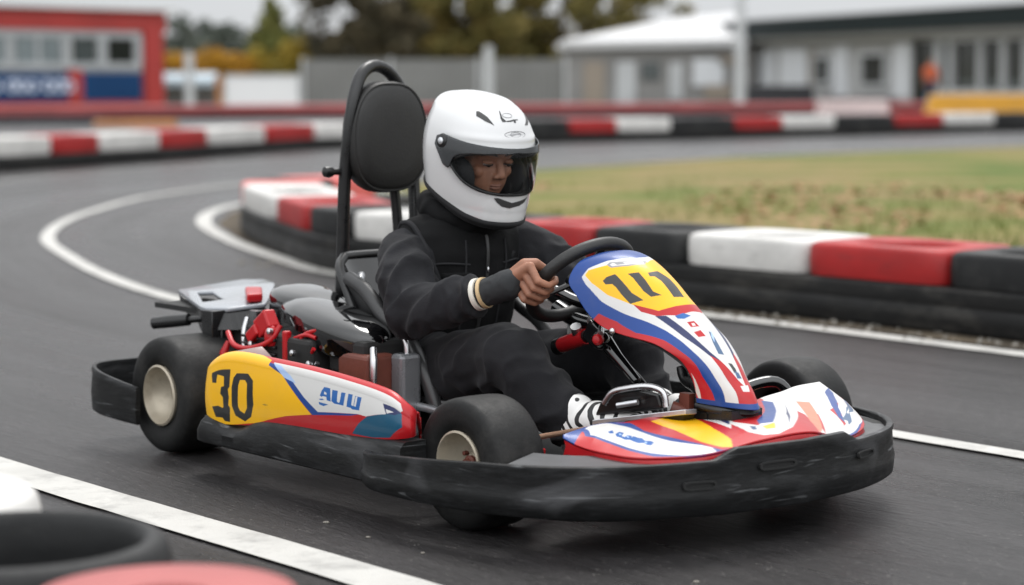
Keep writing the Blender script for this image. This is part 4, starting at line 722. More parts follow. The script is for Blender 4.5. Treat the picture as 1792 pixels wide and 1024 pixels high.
# shoes
def wave_mat():
    m = mat('striped shoe leather', (.75,.74,.72), .45); N, L = m.node_tree.nodes, m.node_tree.links; b = N['Principled BSDF']
    tc = N.new('ShaderNodeTexCoord'); w = N.new('ShaderNodeTexWave'); w.inputs['Scale'].default_value = 13; w.inputs['Distortion'].default_value = 6.5; w.inputs['Detail'].default_value = 1.5; w.inputs['Detail Scale'].default_value = 1.2
    mp = N.new('ShaderNodeMapping'); mp.inputs['Rotation'].default_value = (0, R_(35), R_(20)); L.new(tc.outputs['Object'], mp.inputs['Vector']); L.new(mp.outputs['Vector'], w.inputs['Vector'])
    r = N.new('ShaderNodeValToRGB'); r.color_ramp.elements[0].position = .33; r.color_ramp.elements[1].position = .38; r.color_ramp.elements[0].color = (.012,.012,.013,1); r.color_ramp.elements[1].color = (.74,.73,.71,1)
    L.new(w.outputs['Fac'], r.inputs['Fac']); L.new(r.outputs['Color'], b.inputs['Base Color']); return m
M['shoe'] = wave_mat(); M['sole'] = mat('shoe sole', (.10,.10,.10), .7)
for i, s in enumerate((-1, 1)):
    a, t = ANK[i], TOE[i]; u = (t-a).normalized(); sh = MB()
    sh.chain([(a+Vector((-.006,0,.03)), .047), (a+Vector((0,0,-.002)), .050), (a.lerp(t, .35)+Vector((0,0,.012)), .048), (a.lerp(t, .75), .042), (t, .032)])
    so_ = pbuild(voxel(sh, .0045, 5), 'shoe', M['shoe'])
    sl_ = MB(); sl_.chain([(a+Vector((-.012,0,-.036)), .034), (a.lerp(t, .5)+Vector((0,0,-.030)), .034), (t+Vector((.006,0,-.018)), .029)]); link('sole', voxel(sl_, .005, 4), [M['sole']], so_)
# ---------------------------------------------------------------- helmet
HEL = part('helmet', PERSON, Hc-PO, (0, H_P, 0))
op_top = lambda f: .0465-.0225*(f/64)**2
op_bot = lambda f: -.0560+.0490*np.abs(f/74)**3
def op_edges(f):
    u = np.clip(np.abs(f)/73, 0, 1); t, b = op_top(np.clip(f, -73, 73)), op_bot(np.clip(f, -73, 73)); c = (t+b)/2; h = (t-b)/2*(1-u**7); return c+h, c-h
def rim_z(f): return np.interp(np.abs(f), [0, 25, 45, 70, 100, 140, 180], [-.127, -.1265, -.119, -.103, -.087, -.070, -.064])
fd = np.concatenate([np.linspace(-180, -80, 50), np.linspace(-79.5, -58, 40), np.linspace(-57, 57, 96), np.linspace(58, 79.5, 40), np.linspace(80, 180, 50)])
def spoil(P, f, z):
    g = np.exp(-((np.abs(np.abs(f)-180))/42)**2)*np.exp(-((z-.118)/.022)**2); P[..., 0] -= .016*g; P[..., 2] += .006*g
    br = np.exp(-((z-.064-.010*np.cos(np.radians(f)))/.008)**2)*np.exp(-(f/75)**4); P[..., 0] += .0025*br*np.cos(np.radians(f)); P[..., 1] += .0025*br*np.sin(np.radians(f))
    return P
def band_grid(zlo, zhi, n, off=0.0):
    vv = np.linspace(0, 1, n); F_ = np.repeat(fd[:, None], n, 1); Z_ = zlo[:, None]*(1-vv)+zhi[:, None]*vv
    return spoil(helmet_local(np.radians(F_), Z_, off), F_, Z_)
tE, bE = op_edges(fd); topz = np.full_like(fd, .15699)
def shell_mesh(off, name, lift=0.0):
    topz = np.full_like(fd, .15699 if not off else .140); b = MB(); vv = 1-(1-np.linspace(0, 1, 60))**1.7
    F_ = np.repeat(fd[:, None], 60, 1); Z_ = tE[:, None]*(1-vv)+topz[:, None]*vv; b.grid(spoil(helmet_local(np.radians(F_), Z_, off), F_, Z_))
    b.grid(band_grid(rim_z(fd), bE, 46, off)); me = b.mesh(name, 0)
    bm = bmesh.new(); bm.from_mesh(me); bmesh.ops.remove_doubles(bm, verts=bm.verts, dist=.0002); bmesh.ops.recalc_face_normals(bm, faces=bm.faces)
    bm.to_mesh(me); bm.free(); finish(me, 60); return me
sh_ = link('shell', shell_mesh(0, 'shell'), [M['shellw']], HEL); sd = sh_.modifiers.new('t', 'SOLIDIFY'); sd.thickness = .005; sd.offset = -1
li = link('lining', shell_mesh(-.0055, 'lining'), [M['lining']], HEL); sd = li.modifiers.new('t', 'SOLIDIFY'); sd.thickness = .016; sd.offset = -1
pad_ = MB()
for s in (-1, 1): pad_.ell((.030, s*.082, -.045), (.062,.026,.055)); 
pad_.ell((.02,0,.100), (.07,.08,.035)); pad_.build('cheek_pad', M['lining'], HEL, 180)
gk = MB(); fo = np.linspace(-72.6, 72.6, 90); tt, bb = op_edges(fo)
loop = [helmet_local(np.radians(f), z, .0005) for f, z in zip(fo, tt)] + [helmet_local(np.radians(f), z, .0005) for f, z in zip(fo[::-1], bb[::-1])]
gk.tube([tuple(p) for p in loop]+[tuple(loop[0])], .0042, n=8, cap=False); gk.build('rubber_gasket', M['black'], HEL, 180)
nr = MB(); fr_ = np.linspace(-180, 180, 120); nr.tube([tuple(helmet_local(np.radians(f), rim_z(f)-.003, -.004)) for f in fr_], .0085, n=10, cap=False); nr.tube([tuple(helmet_local(np.radians(f), rim_z(f)-.012, -.012)) for f in fr_], .009, n=10, cap=False); nr.build('neck_roll', M['lining'], HEL, 180)
def decal(name, poly, m, off=.0012, parent=HEL, thick=.0012):
    """a thin raised mark lying on the shell; poly in degrees and metres of height"""
    P = np.array(poly, float); c = P.mean(0); n = len(P); rows = []
    for s in np.linspace(1, 0.02, 6):
        q = c+(P-c)*s; rows.append(spoil(helmet_local(np.radians(q[:, 0]), q[:, 1], off), q[:, 0], q[:, 1]))
    base = spoil(helmet_local(np.radians(P[:, 0]), P[:, 1], off-thick), P[:, 0], P[:, 1])
    b = MB(); b.rings([[tuple(p) for p in r] for r in [base]+rows]); return b.build(name, m, parent, 60)
decal('forehead_vent', [(-55,.126), (-51,.1274), (-43,.123), (-36,.1182), (-30,.110), (-26,.1029), (-38,.109), (-52,.1167)], M['decal'])
decal('forehead_vent', [(60,.119), (54,.1185), (45,.113), (38,.1085), (27,.1014), (35,.1005), (46,.1045), (57,.110)], M['decal'])
decal('chin_vent', [(-20,-.0655), (-16,-.0642), (-11,-.070), (-4,-.0765), (5,-.076), (13,-.0703), (20,-.066), (14,-.077), (7,-.083), (-4,-.088), (-12,-.084), (-17,-.075)], M['decal'], .0016)
lg = [[(-14,.132),(-12,.1315),(-12.5,.122),(-10,.1135),(-6,.1125),(-8,.1105),(-13,.1105),(-15,.118)], [(-6,.1125),(2,.114),(10,.1155),(18,.1150),(18,.1135),(9,.1125),(2,.1110),(-6,.1108)], [(8,.1125),(12,.1125),(11,.1085),(7,.1090)]]
for p in lg: decal('logo_mark', p, M['decal'], .0008, thick=.0006)
def ring_mark(c, ra, rb, w, m, k=26):
    b = MB(); P = []
    for i in range(k+1):
        a = 2*math.pi*i/k; P.append(tuple(helmet_local(math.radians(c[0]+ra*math.cos(a)), np.array(c[1]+rb*math.sin(a)), .0008)))
    b.tube(P, w, n=6, cap=False); b.build('logo_ring', m, HEL, 180)
ring_mark((3,.0845), 16, .0075, .0009, M['decalgrey']); ring_mark((3,.0845), 8, .0052, .0008, M['decalgrey'])
decal('logo_mark', [(-10,.0845), (-2,.0860), (5,.0870), (16,.0835), (6,.0845), (-2,.0825)], M['decalgrey'], .0007, thick=.0005)
ring_mark((0,.1235), 10, .0042, .0007, M['decalgrey'])
def glassy(name, tint, alpha, rough=.03, ior=1.22):
    m = bpy.data.materials.new(name); m.use_nodes = True; N, L = m.node_tree.nodes, m.node_tree.links; N.remove(N['Principled BSDF'])
    t = N.new('ShaderNodeBsdfTransparent'); t.inputs['Color'].default_value = (*tint, 1); g = N.new('ShaderNodeBsdfGlossy'); g.inputs['Roughness'].default_value = rough; g.inputs['Color'].default_value = (.9,.9,.9,1)
    f = N.new('ShaderNodeFresnel'); f.inputs['IOR'].default_value = ior; nzn = N.new('ShaderNodeTexNoise'); nzn.inputs['Scale'].default_value = 30
    d = N.new('ShaderNodeBsdfDiffuse'); d.inputs['Color'].default_value = (.10,.105,.11,1); m1 = N.new('ShaderNodeMixShader'); m1.inputs['Fac'].default_value = alpha
    L.new(t.outputs[0], m1.inputs[1]); L.new(d.outputs[0], m1.inputs[2]); m2 = N.new('ShaderNodeMixShader'); L.new(f.outputs[0], m2.inputs['Fac']); L.new(m1.outputs[0], m2.inputs[1]); L.new(g.outputs[0], m2.inputs[2])
    L.new(m2.outputs[0], N['Material Output'].inputs['Surface']); return m
M['clear'] = glassy('clear visor', (.94,.95,.95), .02); M['smoke'] = glassy('smoked visor frame', (.35,.36,.37), .45, .12, 1.35)
vf = np.linspace(-68, 68, 80); bt_ = np.interp(np.abs(vf), [0, 24, 48, 64, 68], [.0455,.0415,.0335,.0225,.018]); lo_ = op_bot(vf)-.004
vv = np.linspace(0, 1, 24); F_ = np.repeat(vf[:, None], 24, 1); Z_ = lo_[:, None]*(1-vv)+bt_[:, None]*vv
b = MB(); b.grid(helmet_local(np.radians(F_), Z_, .0065)); b.build('visor', M['clear'], HEL, 180)
vf = np.linspace(-93, 93, 150); af = np.abs(vf); tp = np.interp(af, [0, 30, 54, 72, 84, 93], [.0555,.0565,.058,.0605,.0625,.052]); lw = np.interp(af, [0, 24, 48, 61, 66, 68.5, 76, 85, 93], [.0455,.0415,.0335,.024,.012,-.014,-.010,.014,.032])
F_ = np.repeat(vf[:, None], 12, 1); v2 = np.linspace(0, 1, 12); Z_ = lw[:, None]*(1-v2)+tp[:, None]*v2
b = MB(); b.grid(helmet_local(np.radians(F_), Z_, .0068)); vfo = b.build('visor_frame', M['smoke'], HEL, 180); sd = vfo.modifiers.new('t', 'SOLIDIFY'); sd.thickness = .0022; sd.offset = 1
for s in (-1, 1):
    c = helmet_local(np.array(math.radians(s*83)), np.array(.0445), .007); n_ = (math.cos(math.radians(s*83)), math.sin(math.radians(s*83)), .1)
    b = MB(); b.lathe([(.0165,-.004), (.0165,.003), (.013,.0055), (.002,.006)], c=tuple(c), ax=n_, n=28); po = b.build('pivot_cap', M['black'], HEL, 50)
    b = MB(); b.lathe([(.0085,.004), (.0085,.0075), (.005,.0095), (.001,.0095)], c=tuple(c), ax=n_, n=20); b.build('pivot_screw', M['alu'], po, 50)
# ================================================================ the place (world metres: camera at the origin, 0.95 m up, looking along +Y)
def arcpath(pts, step=.12):
    P = np.array(pts, float); al = np.concatenate([[0], np.cumsum(np.hypot(*np.diff(P, axis=0).T))]); s = np.linspace(0, al[-1], max(int(al[-1]/step), 8))
    C = hermite(al, P, s); d = np.gradient(C, axis=0); d /= np.linalg.norm(d, axis=1, keepdims=True); return s, C, d
def sheet(name, poly, z, m, kind='structure'):
    me = bpy.data.meshes.new(name); bm = bmesh.new(); f = bm.faces.new([bm.verts.new((p[0], p[1], z)) for p in poly])
    if f.normal.z < 0: f.normal_flip()
    bmesh.ops.triangulate(bm, faces=[f]); bmesh.ops.recalc_face_normals(bm, faces=bm.faces)
    for q in bm.faces:
        q.normal_update()
        if q.normal.z < 0: q.normal_flip()
    bm.to_mesh(me); bm.free(); o = link(name, me, [m]); o['kind'] = kind; return o
def ribbon(name, pts, w, z, m, step=.12, wob=0.0):
    s, C, d = arcpath(pts, step); n = np.stack([-d[:, 1], d[:, 0]], -1); b = MB()
    j = RNG.normal(0, wob, (len(s), 2)) if wob else np.zeros((len(s), 2))
    L = [(c[0]+q[0]*(w/2+a[0]), c[1]+q[1]*(w/2+a[0]), z) for c, q, a in zip(C, n, j)]; Rr = [(c[0]-q[0]*(w/2+a[1]), c[1]-q[1]*(w/2+a[1]), z) for c, q, a in zip(C, n, j)]
    b.rings([L, Rr], False); me = b.mesh(name, 0)
    bm = bmesh.new(); bm.from_mesh(me)
    for f in bm.faces:
        if f.normal.z < 0: f.normal_flip()
    bm.to_mesh(me); bm.free(); o = link(name, me, [m]); o['kind'] = 'structure'; return o
# ---------------------------------------------------------------- ground materials
def asphalt_mat():
    m = bpy.data.materials.new('asphalt'); m.use_nodes = True; N, L = m.node_tree.nodes, m.node_tree.links; b = N['Principled BSDF']
    tc = N.new('ShaderNodeTexCoord')
    rot = N.new('ShaderNodeMapping'); rot.inputs['Rotation'].default_value = (0, 0, R_(50.2)); L.new(tc.outputs['Object'], rot.inputs['Vector'])
    st = N.new('ShaderNodeMapping'); st.inputs['Scale'].default_value = (.22, 3.0, 1); L.new(rot.outputs['Vector'], st.inputs['Vector'])
    def nz(sc, v, det=6, ro=.65):
        n = N.new('ShaderNodeTexNoise'); n.inputs['Scale'].default_value = sc; n.inputs['Detail'].default_value = det; n.inputs['Roughness'].default_value = ro; L.new(v, n.inputs['Vector']); return n.outputs['Fac']
    def mp(v, a, c, f0=.3, f1=.7):
        r = N.new('ShaderNodeMapRange'); r.inputs['From Min'].default_value = f0; r.inputs['From Max'].default_value = f1; r.inputs['To Min'].default_value = a; r.inputs['To Max'].default_value = c; L.new(v, r.inputs['Value']); return r.outputs['Result']
    def mul(a, c):
        x = N.new('ShaderNodeMath'); x.operation = 'MULTIPLY'; L.new(a, x.inputs[0]); L.new(c, x.inputs[1]); return x.outputs[0]
    st2 = N.new('ShaderNodeMapping'); st2.inputs['Scale'].default_value = (.35, 1.6, 1); L.new(rot.outputs['Vector'], st2.inputs['Vector'])
    la = N.new('ShaderNodeAttribute'); la.attribute_name = 'lane'; ls = N.new('ShaderNodeMapping'); ls.inputs['Scale'].default_value = (1.7, .07, 1); L.new(la.outputs['Vector'], ls.inputs['Vector'])
    lane = nz(1.0, ls.outputs['Vector'], 5, .6); lane2 = nz(6.0, ls.outputs['Vector'], 4, .6)
    obj = tc.outputs['Object']; streak = nz(2.2, st.outputs['Vector']); grain = nz(230, obj, 3, .7); patch = nz(.55, obj, 4); wear = nz(9, st.outputs['Vector'], 5, .7)
    fac = mul(mul(mul(mul(mp(lane, .5, 1.5), mp(lane2, .85, 1.15)), mp(streak, .74, 1.2)), mp(grain, .35, 1.75)), mul(mul(mp(patch, .78, 1.25), mp(nz(62, st2.outputs['Vector'], 5, .75), .42, 1.65)), mp(wear, .74, 1.26)))
    col = N.new('ShaderNodeMix'); col.data_type = 'RGBA'; col.blend_type = 'MULTIPLY'; col.inputs['Factor'].default_value = 1; col.inputs['A'].default_value = (.026,.0243,.0247,1); L.new(fac, col.inputs['B'])
    # pale stones in the surface
    vo = N.new('ShaderNodeTexVoronoi'); vo.inputs['Scale'].default_value = 120; L.new(obj, vo.inputs['Vector'])
    sp = N.new('ShaderNodeSeparateColor'); L.new(vo.outputs['Color'], sp.inputs[0]); gt = N.new('ShaderNodeMath'); gt.operation = 'GREATER_THAN'; gt.inputs[1].default_value = .955; L.new(sp.outputs[0], gt.inputs[0])
    lt = N.new('ShaderNodeMath'); lt.operation = 'LESS_THAN'; lt.inputs[1].default_value = .34; L.new(vo.outputs['Distance'], lt.inputs[0]); stone = mul(gt.outputs[0], lt.outputs[0])
    mx = N.new('ShaderNodeMix'); mx.data_type = 'RGBA'; h = N.new('ShaderNodeMath'); h.operation = 'MULTIPLY'; h.inputs[1].default_value = .6; L.new(stone, h.inputs[0]); L.new(h.outputs[0], mx.inputs['Factor']); L.new(col.outputs['Result'], mx.inputs['A']); mx.inputs['B'].default_value = (.20,.19,.175,1)
    L.new(mx.outputs['Result'], b.inputs['Base Color'])
    rg_ = N.new('ShaderNodeMath'); rg_.operation = 'ADD'; L.new(mp(lane, .04, .40), rg_.inputs[0]); L.new(mp(patch, .06, .16), rg_.inputs[1]); L.new(rg_.outputs[0], b.inputs['Roughness']); b.inputs['Specular IOR Level'].default_value = .20
    bp = N.new('ShaderNodeBump'); bp.inputs['Strength'].default_value = .7; bp.inputs['Distance'].default_value = .005; L.new(grain, bp.inputs['Height'])
    bp2 = N.new('ShaderNodeBump'); bp3 = N.new('ShaderNodeBump'); bp3.inputs['Strength'].default_value = .8; bp3.inputs['Distance'].default_value = .008; L.new(nz(38, st2.outputs['Vector'], 4, .7), bp3.inputs['Height']); L.new(bp.outputs['Normal'], bp3.inputs['Normal'])
    bp2.inputs['Strength'].default_value = .25; bp2.inputs['Distance'].default_value = .02; L.new(wear, bp2.inputs['Height']); L.new(bp3.outputs['Normal'], bp2.inputs['Normal']); L.new(bp2.outputs['Normal'], b.inputs['Normal'])
    return m
def patch_mat(name, cols, scale, rough=.9, stretch=(1,1,1), fine=40, fs=.35):
    m = bpy.data.materials.new(name); m.use_nodes = True; N, L = m.node_tree.nodes, m.node_tree.links; b = N['Principled BSDF']; b.inputs['Roughness'].default_value = rough; b.inputs['Specular IOR Level'].default_value = .2
    tc = N.new('ShaderNodeTexCoord'); mp = N.new('ShaderNodeMapping'); mp.inputs['Scale'].default_value = stretch; L.new(tc.outputs['Object'], mp.inputs['Vector'])
    n = N.new('ShaderNodeTexNoise'); n.inputs['Scale'].default_value = scale; n.inputs['Detail'].default_value = 7; n.inputs['Roughness'].default_value = .65; L.new(mp.outputs['Vector'], n.inputs['Vector'])
    r = N.new('ShaderNodeValToRGB'); e = r.color_ramp.elements
    while len(e) < len(cols): e.new(.5)
    for i, c in enumerate(cols): e[i].position = .36+.28*i/(len(cols)-1); e[i].color = (*c, 1)
    L.new(n.outputs['Fac'], r.inputs['Fac']); n2 = N.new('ShaderNodeTexNoise'); n2.inputs['Scale'].default_value = fine; n2.inputs['Detail'].default_value = 5; L.new(tc.outputs['Object'], n2.inputs['Vector'])
    mr = N.new('ShaderNodeMapRange'); mr.inputs['From Min'].default_value = .3; mr.inputs['From Max'].default_value = .7; mr.inputs['To Min'].default_value = 1-fs; mr.inputs['To Max'].default_value = 1+fs; L.new(n2.outputs['Fac'], mr.inputs['Value'])
    mx = N.new('ShaderNodeMix'); mx.data_type = 'RGBA'; mx.blend_type = 'MULTIPLY'; mx.inputs['Factor'].default_value = 1; L.new(r.outputs['Color'], mx.inputs['A']); L.new(mr.outputs['Result'], mx.inputs['B']); L.new(mx.outputs['Result'], b.inputs['Base Color'])
    bp = N.new('ShaderNodeBump'); bp.inputs['Strength'].default_value = .5; bp.inputs['Distance'].default_value = .02; L.new(n2.outputs['Fac'], bp.inputs['Height']); L.new(bp.outputs['Normal'], b.inputs['Normal'])
    return m
M['asphalt'] = asphalt_mat()
M['turf'] = patch_mat('worn turf', [(.055,.095,.015), (.10,.125,.026), (.165,.145,.045), (.215,.155,.072), (.085,.115,.022)], .55, stretch=(.5,1.2,1))
M['earth'] = patch_mat('bare earth verge', [(.05,.042,.033), (.085,.068,.048), (.12,.095,.065)], 3)
M['field'] = patch_mat('far field', [(.10,.10,.06), (.16,.15,.10), (.20,.19,.15)], .2)
M['line'] = mat('white road paint', (.44,.43,.405), .6, var=.10, vscale=5, dirt=(.17,.165,.16), dirt_amt=.7, dscale=7, bump=.25, bscale=150)
# ---------------------------------------------------------------- ground, road, markings
g = MB(); g.rings([[(-700,-60,-.012), (700,-60,-.012)], [(-700,1500,-.012), (700,1500,-.012)]], False); structure(g.build('ground', M['field'], smooth=0))

INNER = [(3.1,6.25), (1.86,7.72), (1.15,8.53), (.78,8.94), (0,9.72), (-.86,10.57), (-1.24,11.6), (-1.5,12.5), (-1.66,13.2), (-1.70,13.75), (-1.58,14.2), (-1.25,14.55), (-.8,14.8)]
MID = [(4.9,.75), (2.6,3.7), (1.30,5.355), (1.03,5.69), (-.1,7.28), (-1.42,9.2), (-1.9,10.2), (-2.39,11.53), (-2.77,12.77), (-3.0,14.32), (-3.04,15.92), (-2.96,17.48), (-2.44,19.7), (-1.5,21.8), (-.3,23.6), (2.5,27.6), (7,31.8), (14,37), (26,45)]
def road_sheet():
    """one sheet; each point knows how far it lies from the driven line, so that wear can follow the track"""
    xs = np.concatenate([np.linspace(-45, -12.5, 12), np.arange(-12, 14, .22), np.linspace(14.5, 40, 10)]); ys = np.concatenate([np.linspace(-8, 1.5, 6), np.arange(1.8, 36, .22), np.linspace(37, 62, 10)])
    X, Y = np.meshgrid(xs, ys, indexing='ij'); s, C, d = arcpath(MID, .1); Pq = np.stack([X.ravel(), Y.ravel()], -1); best = np.full(len(Pq), 1e9); k = np.zeros(len(Pq), int)
    for i in range(0, len(Pq), 4000):
        D = ((Pq[i:i+4000, None]-C[None])**2).sum(-1); k[i:i+4000] = D.argmin(1)
    r = Pq-C[k]; off = r[:, 0]*-d[k, 1]+r[:, 1]*d[k, 0]
    b = MB(); b.grid(np.concatenate([Pq, np.zeros((len(Pq), 1))], 1).reshape(X.shape+(3,))); me = b.mesh('road', 0)
    if me.polygons[0].normal.z < 0: me.flip_normals()
    at = me.attributes.new('lane', 'FLOAT_VECTOR', 'POINT'); at.data.foreach_set('vector', np.stack([off, s[k], 0*off], -1).astype(np.float32).ravel())
    o = link('road', me, [M['asphalt']]); o['kind'] = 'structure'
road_sheet()
OUTER = [(-6.24,19.91), (-5.31,22.29), (-4.28,24.93), (-3.29,27.84), (-2.37,29.93), (.46,32.37), (3.23,34.55), (6.47,37.44), (9.5,39.94), (13.1,42.9)]
isl = [(4.6,4.8), (3.3,6.45), (2.05,7.9), (1.3,8.75), (.2,9.9), (-.6,10.75), (-1.0,11.7), (-1.25,12.6), (-1.4,13.3), (-1.42,13.8), (-1.35,14.1), (-1.1,14.35), (-1.35,15.6), (-1.3,17.4), (-.9,19.6), (-.35,21.4), (.27,22.7), (2.86,26.6), (7.31,30.7), (13,35), (24,41), (36,44), (36,-4), (14,-4)]
structure(sheet('grass_island', isl, .004, M['turf']))
verge = [(3.5,5.35), (1.95,7.35), (.95,8.62), (-.2,9.88), (-.82,10.5), (-1.2,11.45), (-1.6,12.7), (-1.95,14.2), (-2.02,15.4), (-1.9,16.2), (-1.5,17.2), (-1.0,16.6), (-.6,14.9), (-1.0,14.2), (-1.4,13.6), (-1.1,12.2), (-.6,10.9), (.5,9.7), (1.4,8.8), (3.3,6.6)]
structure(sheet('dirt_verge', verge, .0025, M['earth']))
ribbon('lane_line', [(-2.74,7.10), (-1.255,5.195), (-.235,3.98), (1.0,2.5), (2.2,1.06)], .128, .006, M['line'], wob=.0012)
ribbon('lane_line', [(2.6,3.7), (1.30,5.355), (1.03,5.69), (-.1,7.28), (-1.42,9.2), (-1.9,10.2), (-2.39,11.53), (-2.77,12.77), (-3.0,14.32), (-3.04,15.92), (-2.96,17.48), (-2.44,19.7), (-1.5,21.8), (-.3,23.6), (2.5,27.6), (7,31.8), (14,37)], .085, .006, M['line'], wob=.001)
ribbon('lane_line', [(3.3,5.45), (1.77,7.38), (.8,8.62), (-.3,9.86), (-.89,10.54), (-1.28,11.53), (-1.69,12.77), (-2.06,14.32), (-2.16,15.57), (-2.06,16.43), (-1.65,17.4), (-.9,18.6)], .105, .006, M['line'], wob=.001)
ribbon('lane_line', [(-5.6,17.4), (-4.80,20.15), (-4.4,21.8), (-3.75,23.9), (-2.8,26.5)], .05, .006, M['line'])
# ---------------------------------------------------------------- tyre-wall blocks
M['bwhite'] = mat('white painted rubber', (.57,.555,.53), .55, var=.12, vscale=4, bump=.12, bscale=40, dirt=(.25,.24,.23), dirt_amt=.45, dscale=6)
M['bred'] = mat('red painted rubber', (.33,.014,.014), .5, spec=.35, var=.16, vscale=4, bump=.12, bscale=40, dirt=(.12,.03,.03), dirt_amt=.4, dscale=6)
M['bpink'] = mat('faded red paint', (.60,.12,.11), .55, var=.15, vscale=4, bump=.12, bscale=40)
M['bsheen'] = mat('red paint with pale sheen', (.37,.095,.09), .6, var=.12, vscale=4)  # paler red: sky sheen on the lit top put into the colour
scratches(M['bwhite'], (.10,.095,.09), 3.2, (1,1,7), .60, .72, .55); scratches(M['bred'], (.06,.02,.02), 3.2, (1,1,7), .58, .72, .5)
M['bblack'] = mat('black barrier rubber', (.012,.0124,.0128), .6, spec=.3, var=.25, vscale=4, bump=.15, bscale=40, rvar=.1, dirt=(.07,.068,.065), dirt_amt=.5, dscale=5)
M['belt'] = mat('black conveyor belt', (.0105,.0105,.0105), .62, spec=.25, var=.3, vscale=2.5, bump=.15, bscale=30, rvar=.1, dirt=(.075,.07,.062), dirt_amt=.6, dscale=3, stretch=(1,1,3))
def frame_at(s, C, d, side):
    def f(a, c):
        p = np.array([np.interp(a, s, C[:, 0]), np.interp(a, s, C[:, 1])]); t = np.array([np.interp(a, s, d[:, 0]), np.interp(a, s, d[:, 1])]); t /= np.hypot(*t)
        e = max(a-s[-1], 0)+min(a-s[0], 0); p = p+t*e
        return p + np.array([-t[1], t[0]])*side*c
    return f
def block(f, s0, s1, W, zb, zt, m, label, group, hole=.62, e_out=9):
    """one tyre-wall block: rounded oblong with an oval hole, following the line of the wall"""
    cs, L = (s0+s1)/2, (s1-s0)*.994; n = 56
    o = f(cs, W/2); b = MB(); rg = []
    def ring(sc, z, e, fr=1.0):
        r = []
        for k in range(n):
            a = 2*math.pi*k/n; ca, sa = math.cos(a), math.sin(a); q = (abs(ca)**e+abs(sa)**e)**(-1/e)
            p = f(cs+ca*q*L/2*sc, W/2+sa*q*W/2*sc); r.append((p[0]-o[0], p[1]-o[1], z))
        return r
    for sc, z, e in ((.985, zb+.002, e_out), (1.0, zb+.015, e_out), (1.006, (zb+zt)/2, e_out), (1.0, zt-.022, e_out), (.990, zt-.009, 8), (.965, zt-.002, 6), (.90, zt, 4), (.74, zt+.001, 3), (hole+.04, zt-.004, 2.4), (hole, zt-.016, 2.2), (hole-.01, zt-.05, 2.2), (hole+.10, zb+.002, 2.4)): rg.append(ring(sc, z, e))
    rg.append(rg[0]); b.rings(rg, True, False); x = b.build('tyre_block', m, None, 55, loc=(o[0], o[1], 0)); return tag(x, label, 'tyre block', group)
def belt(name, s, C, d, side, W, h, label, s_from=None, s_to=None):
    b = MB(); rg = []; f = frame_at(s, C, d, side); o = C[len(C)//2]
    prof = [(.02, .002), (.0, .012), (-.012, h*.30), (-.014, h*.52), (-.006, h*.60), (-.012, h*.68), (-.010, h*.93), (.004, h*.995), (.03, h), (W-.03, h), (W, h*.95), (W, .002)]
    for a in np.linspace(s[0] if s_from is None else s_from, s[-1] if s_to is None else s_to, len(s)):
        rg.append([(f(a, c)[0]-o[0], f(a, c)[1]-o[1], z) for c, z in prof])
    b.rings(rg); return tag(b.build(name, M['belt'], None, 35, loc=(o[0], o[1], 0)), label, 'barrier')
s, C, d = arcpath(INNER, .08); f = frame_at(s, C, d, -1)
belt('rubber_belt', s, C, d, -1, .50, .176, 'long black rubber belt curving under the coloured tyre blocks behind the kart')
G1 = 'tyre blocks along the inside of the bend'
inner = [(-.4,.35,'bwhite','white tyre block beyond the right end of the inner tyre wall'), (.35,1.0,'bred','red tyre block at the far right end of the inner tyre wall'), (1.0,1.67,'bblack','black tyre block at the right edge past another black one'),
 (1.67,2.30,'bblack','black tyre block right of the large red one in the wall behind the front wheel'), (2.30,2.99,'bred','large red tyre block between a white and a black one behind the kart nose'), (2.99,3.65,'bwhite','large white tyre block between black and red ones behind the steering fairing'),
 (3.65,4.18,'bblack','black tyre block just behind the top of the steering wheel'), (4.18,4.71,'bred','red tyre block beside the shoulder of the driver, left of a black one'), (4.71,5.23,'bblack','black tyre block hidden behind the chest of the driver'),
 (5.23,5.75,'bwhite','wide white tyre block behind the headrest hoop and the shoulder'), (5.75,6.32,'bblack','black tyre block left of the headrest hoop, beside a red one'), (6.32,7.22,'bred','red tyre block next to the white one at the nose of the bend'), (7.22,8.75,'bwhite','white tyre block at the very nose of the inner bend'),
 (8.75,9.15,'bpink','faded red tyre block turning the corner behind the white nose block'), (9.15,9.6,'bblack','small black tyre block on the back of the bend beside the headrest'), (9.6,10.25,'bpink','faded red tyre block last on the back of the bend')]
for a, b_, m, lb in inner: block(f, a, b_, .50, .178, .312, M[m], lb, G1)
s, C, d = arcpath(OUTER, .15); f = frame_at(s, C, d, 1)
belt('rubber_belt', s, C, d, 1, .52, .150, 'long dark rubber belt under the distant red and white blocks across the far road')
G2 = 'tyre blocks along the far outer wall'
ob = [1.0,2.17,3.56,4.49,5.87,7.13,8.76,10.17,11.42,12.31,13.33,14.1,15.05,16.0,17.13,18.57,19.73,21.11,22.7,24.03,25.49,27.28,28.6]
oc = 'r w r w r w r w r w w k r w k r w k r w k r'.split(); cn = dict(r=('bred','red'), w=('bwhite','white'), k=('bblack','black'))
wh = {1:'at the left edge of the photo, first of the far wall', 2:'right of the first white one under the blue sign', 3:'below the dark end window of the red building', 4:'below the red pillar of the red building', 5:'below the white notice board', 6:'between the notice board and the headrest', 7:'just left of the headrest hoop', 8:'behind the headrest pad', 9:'hidden behind the helmet', 10:'directly right of the helmet',
      11:'right of the white one beside the helmet', 12:'on the far wall left of the tall white pole', 13:'below the tall white pole', 14:'right of the tall white pole, second black one from the helmet', 15:'below the black counter of the clubhouse', 16:'below the pale block on the far low wall', 17:'left of the standing marshal', 18:'below the yellow barrier', 19:'at the right edge of the photo', 20:'just outside the right edge', 0:'outside the left edge'}
wh[10] = 'right beside the visor of the helmet'; wh[9] = 'behind the white helmet'
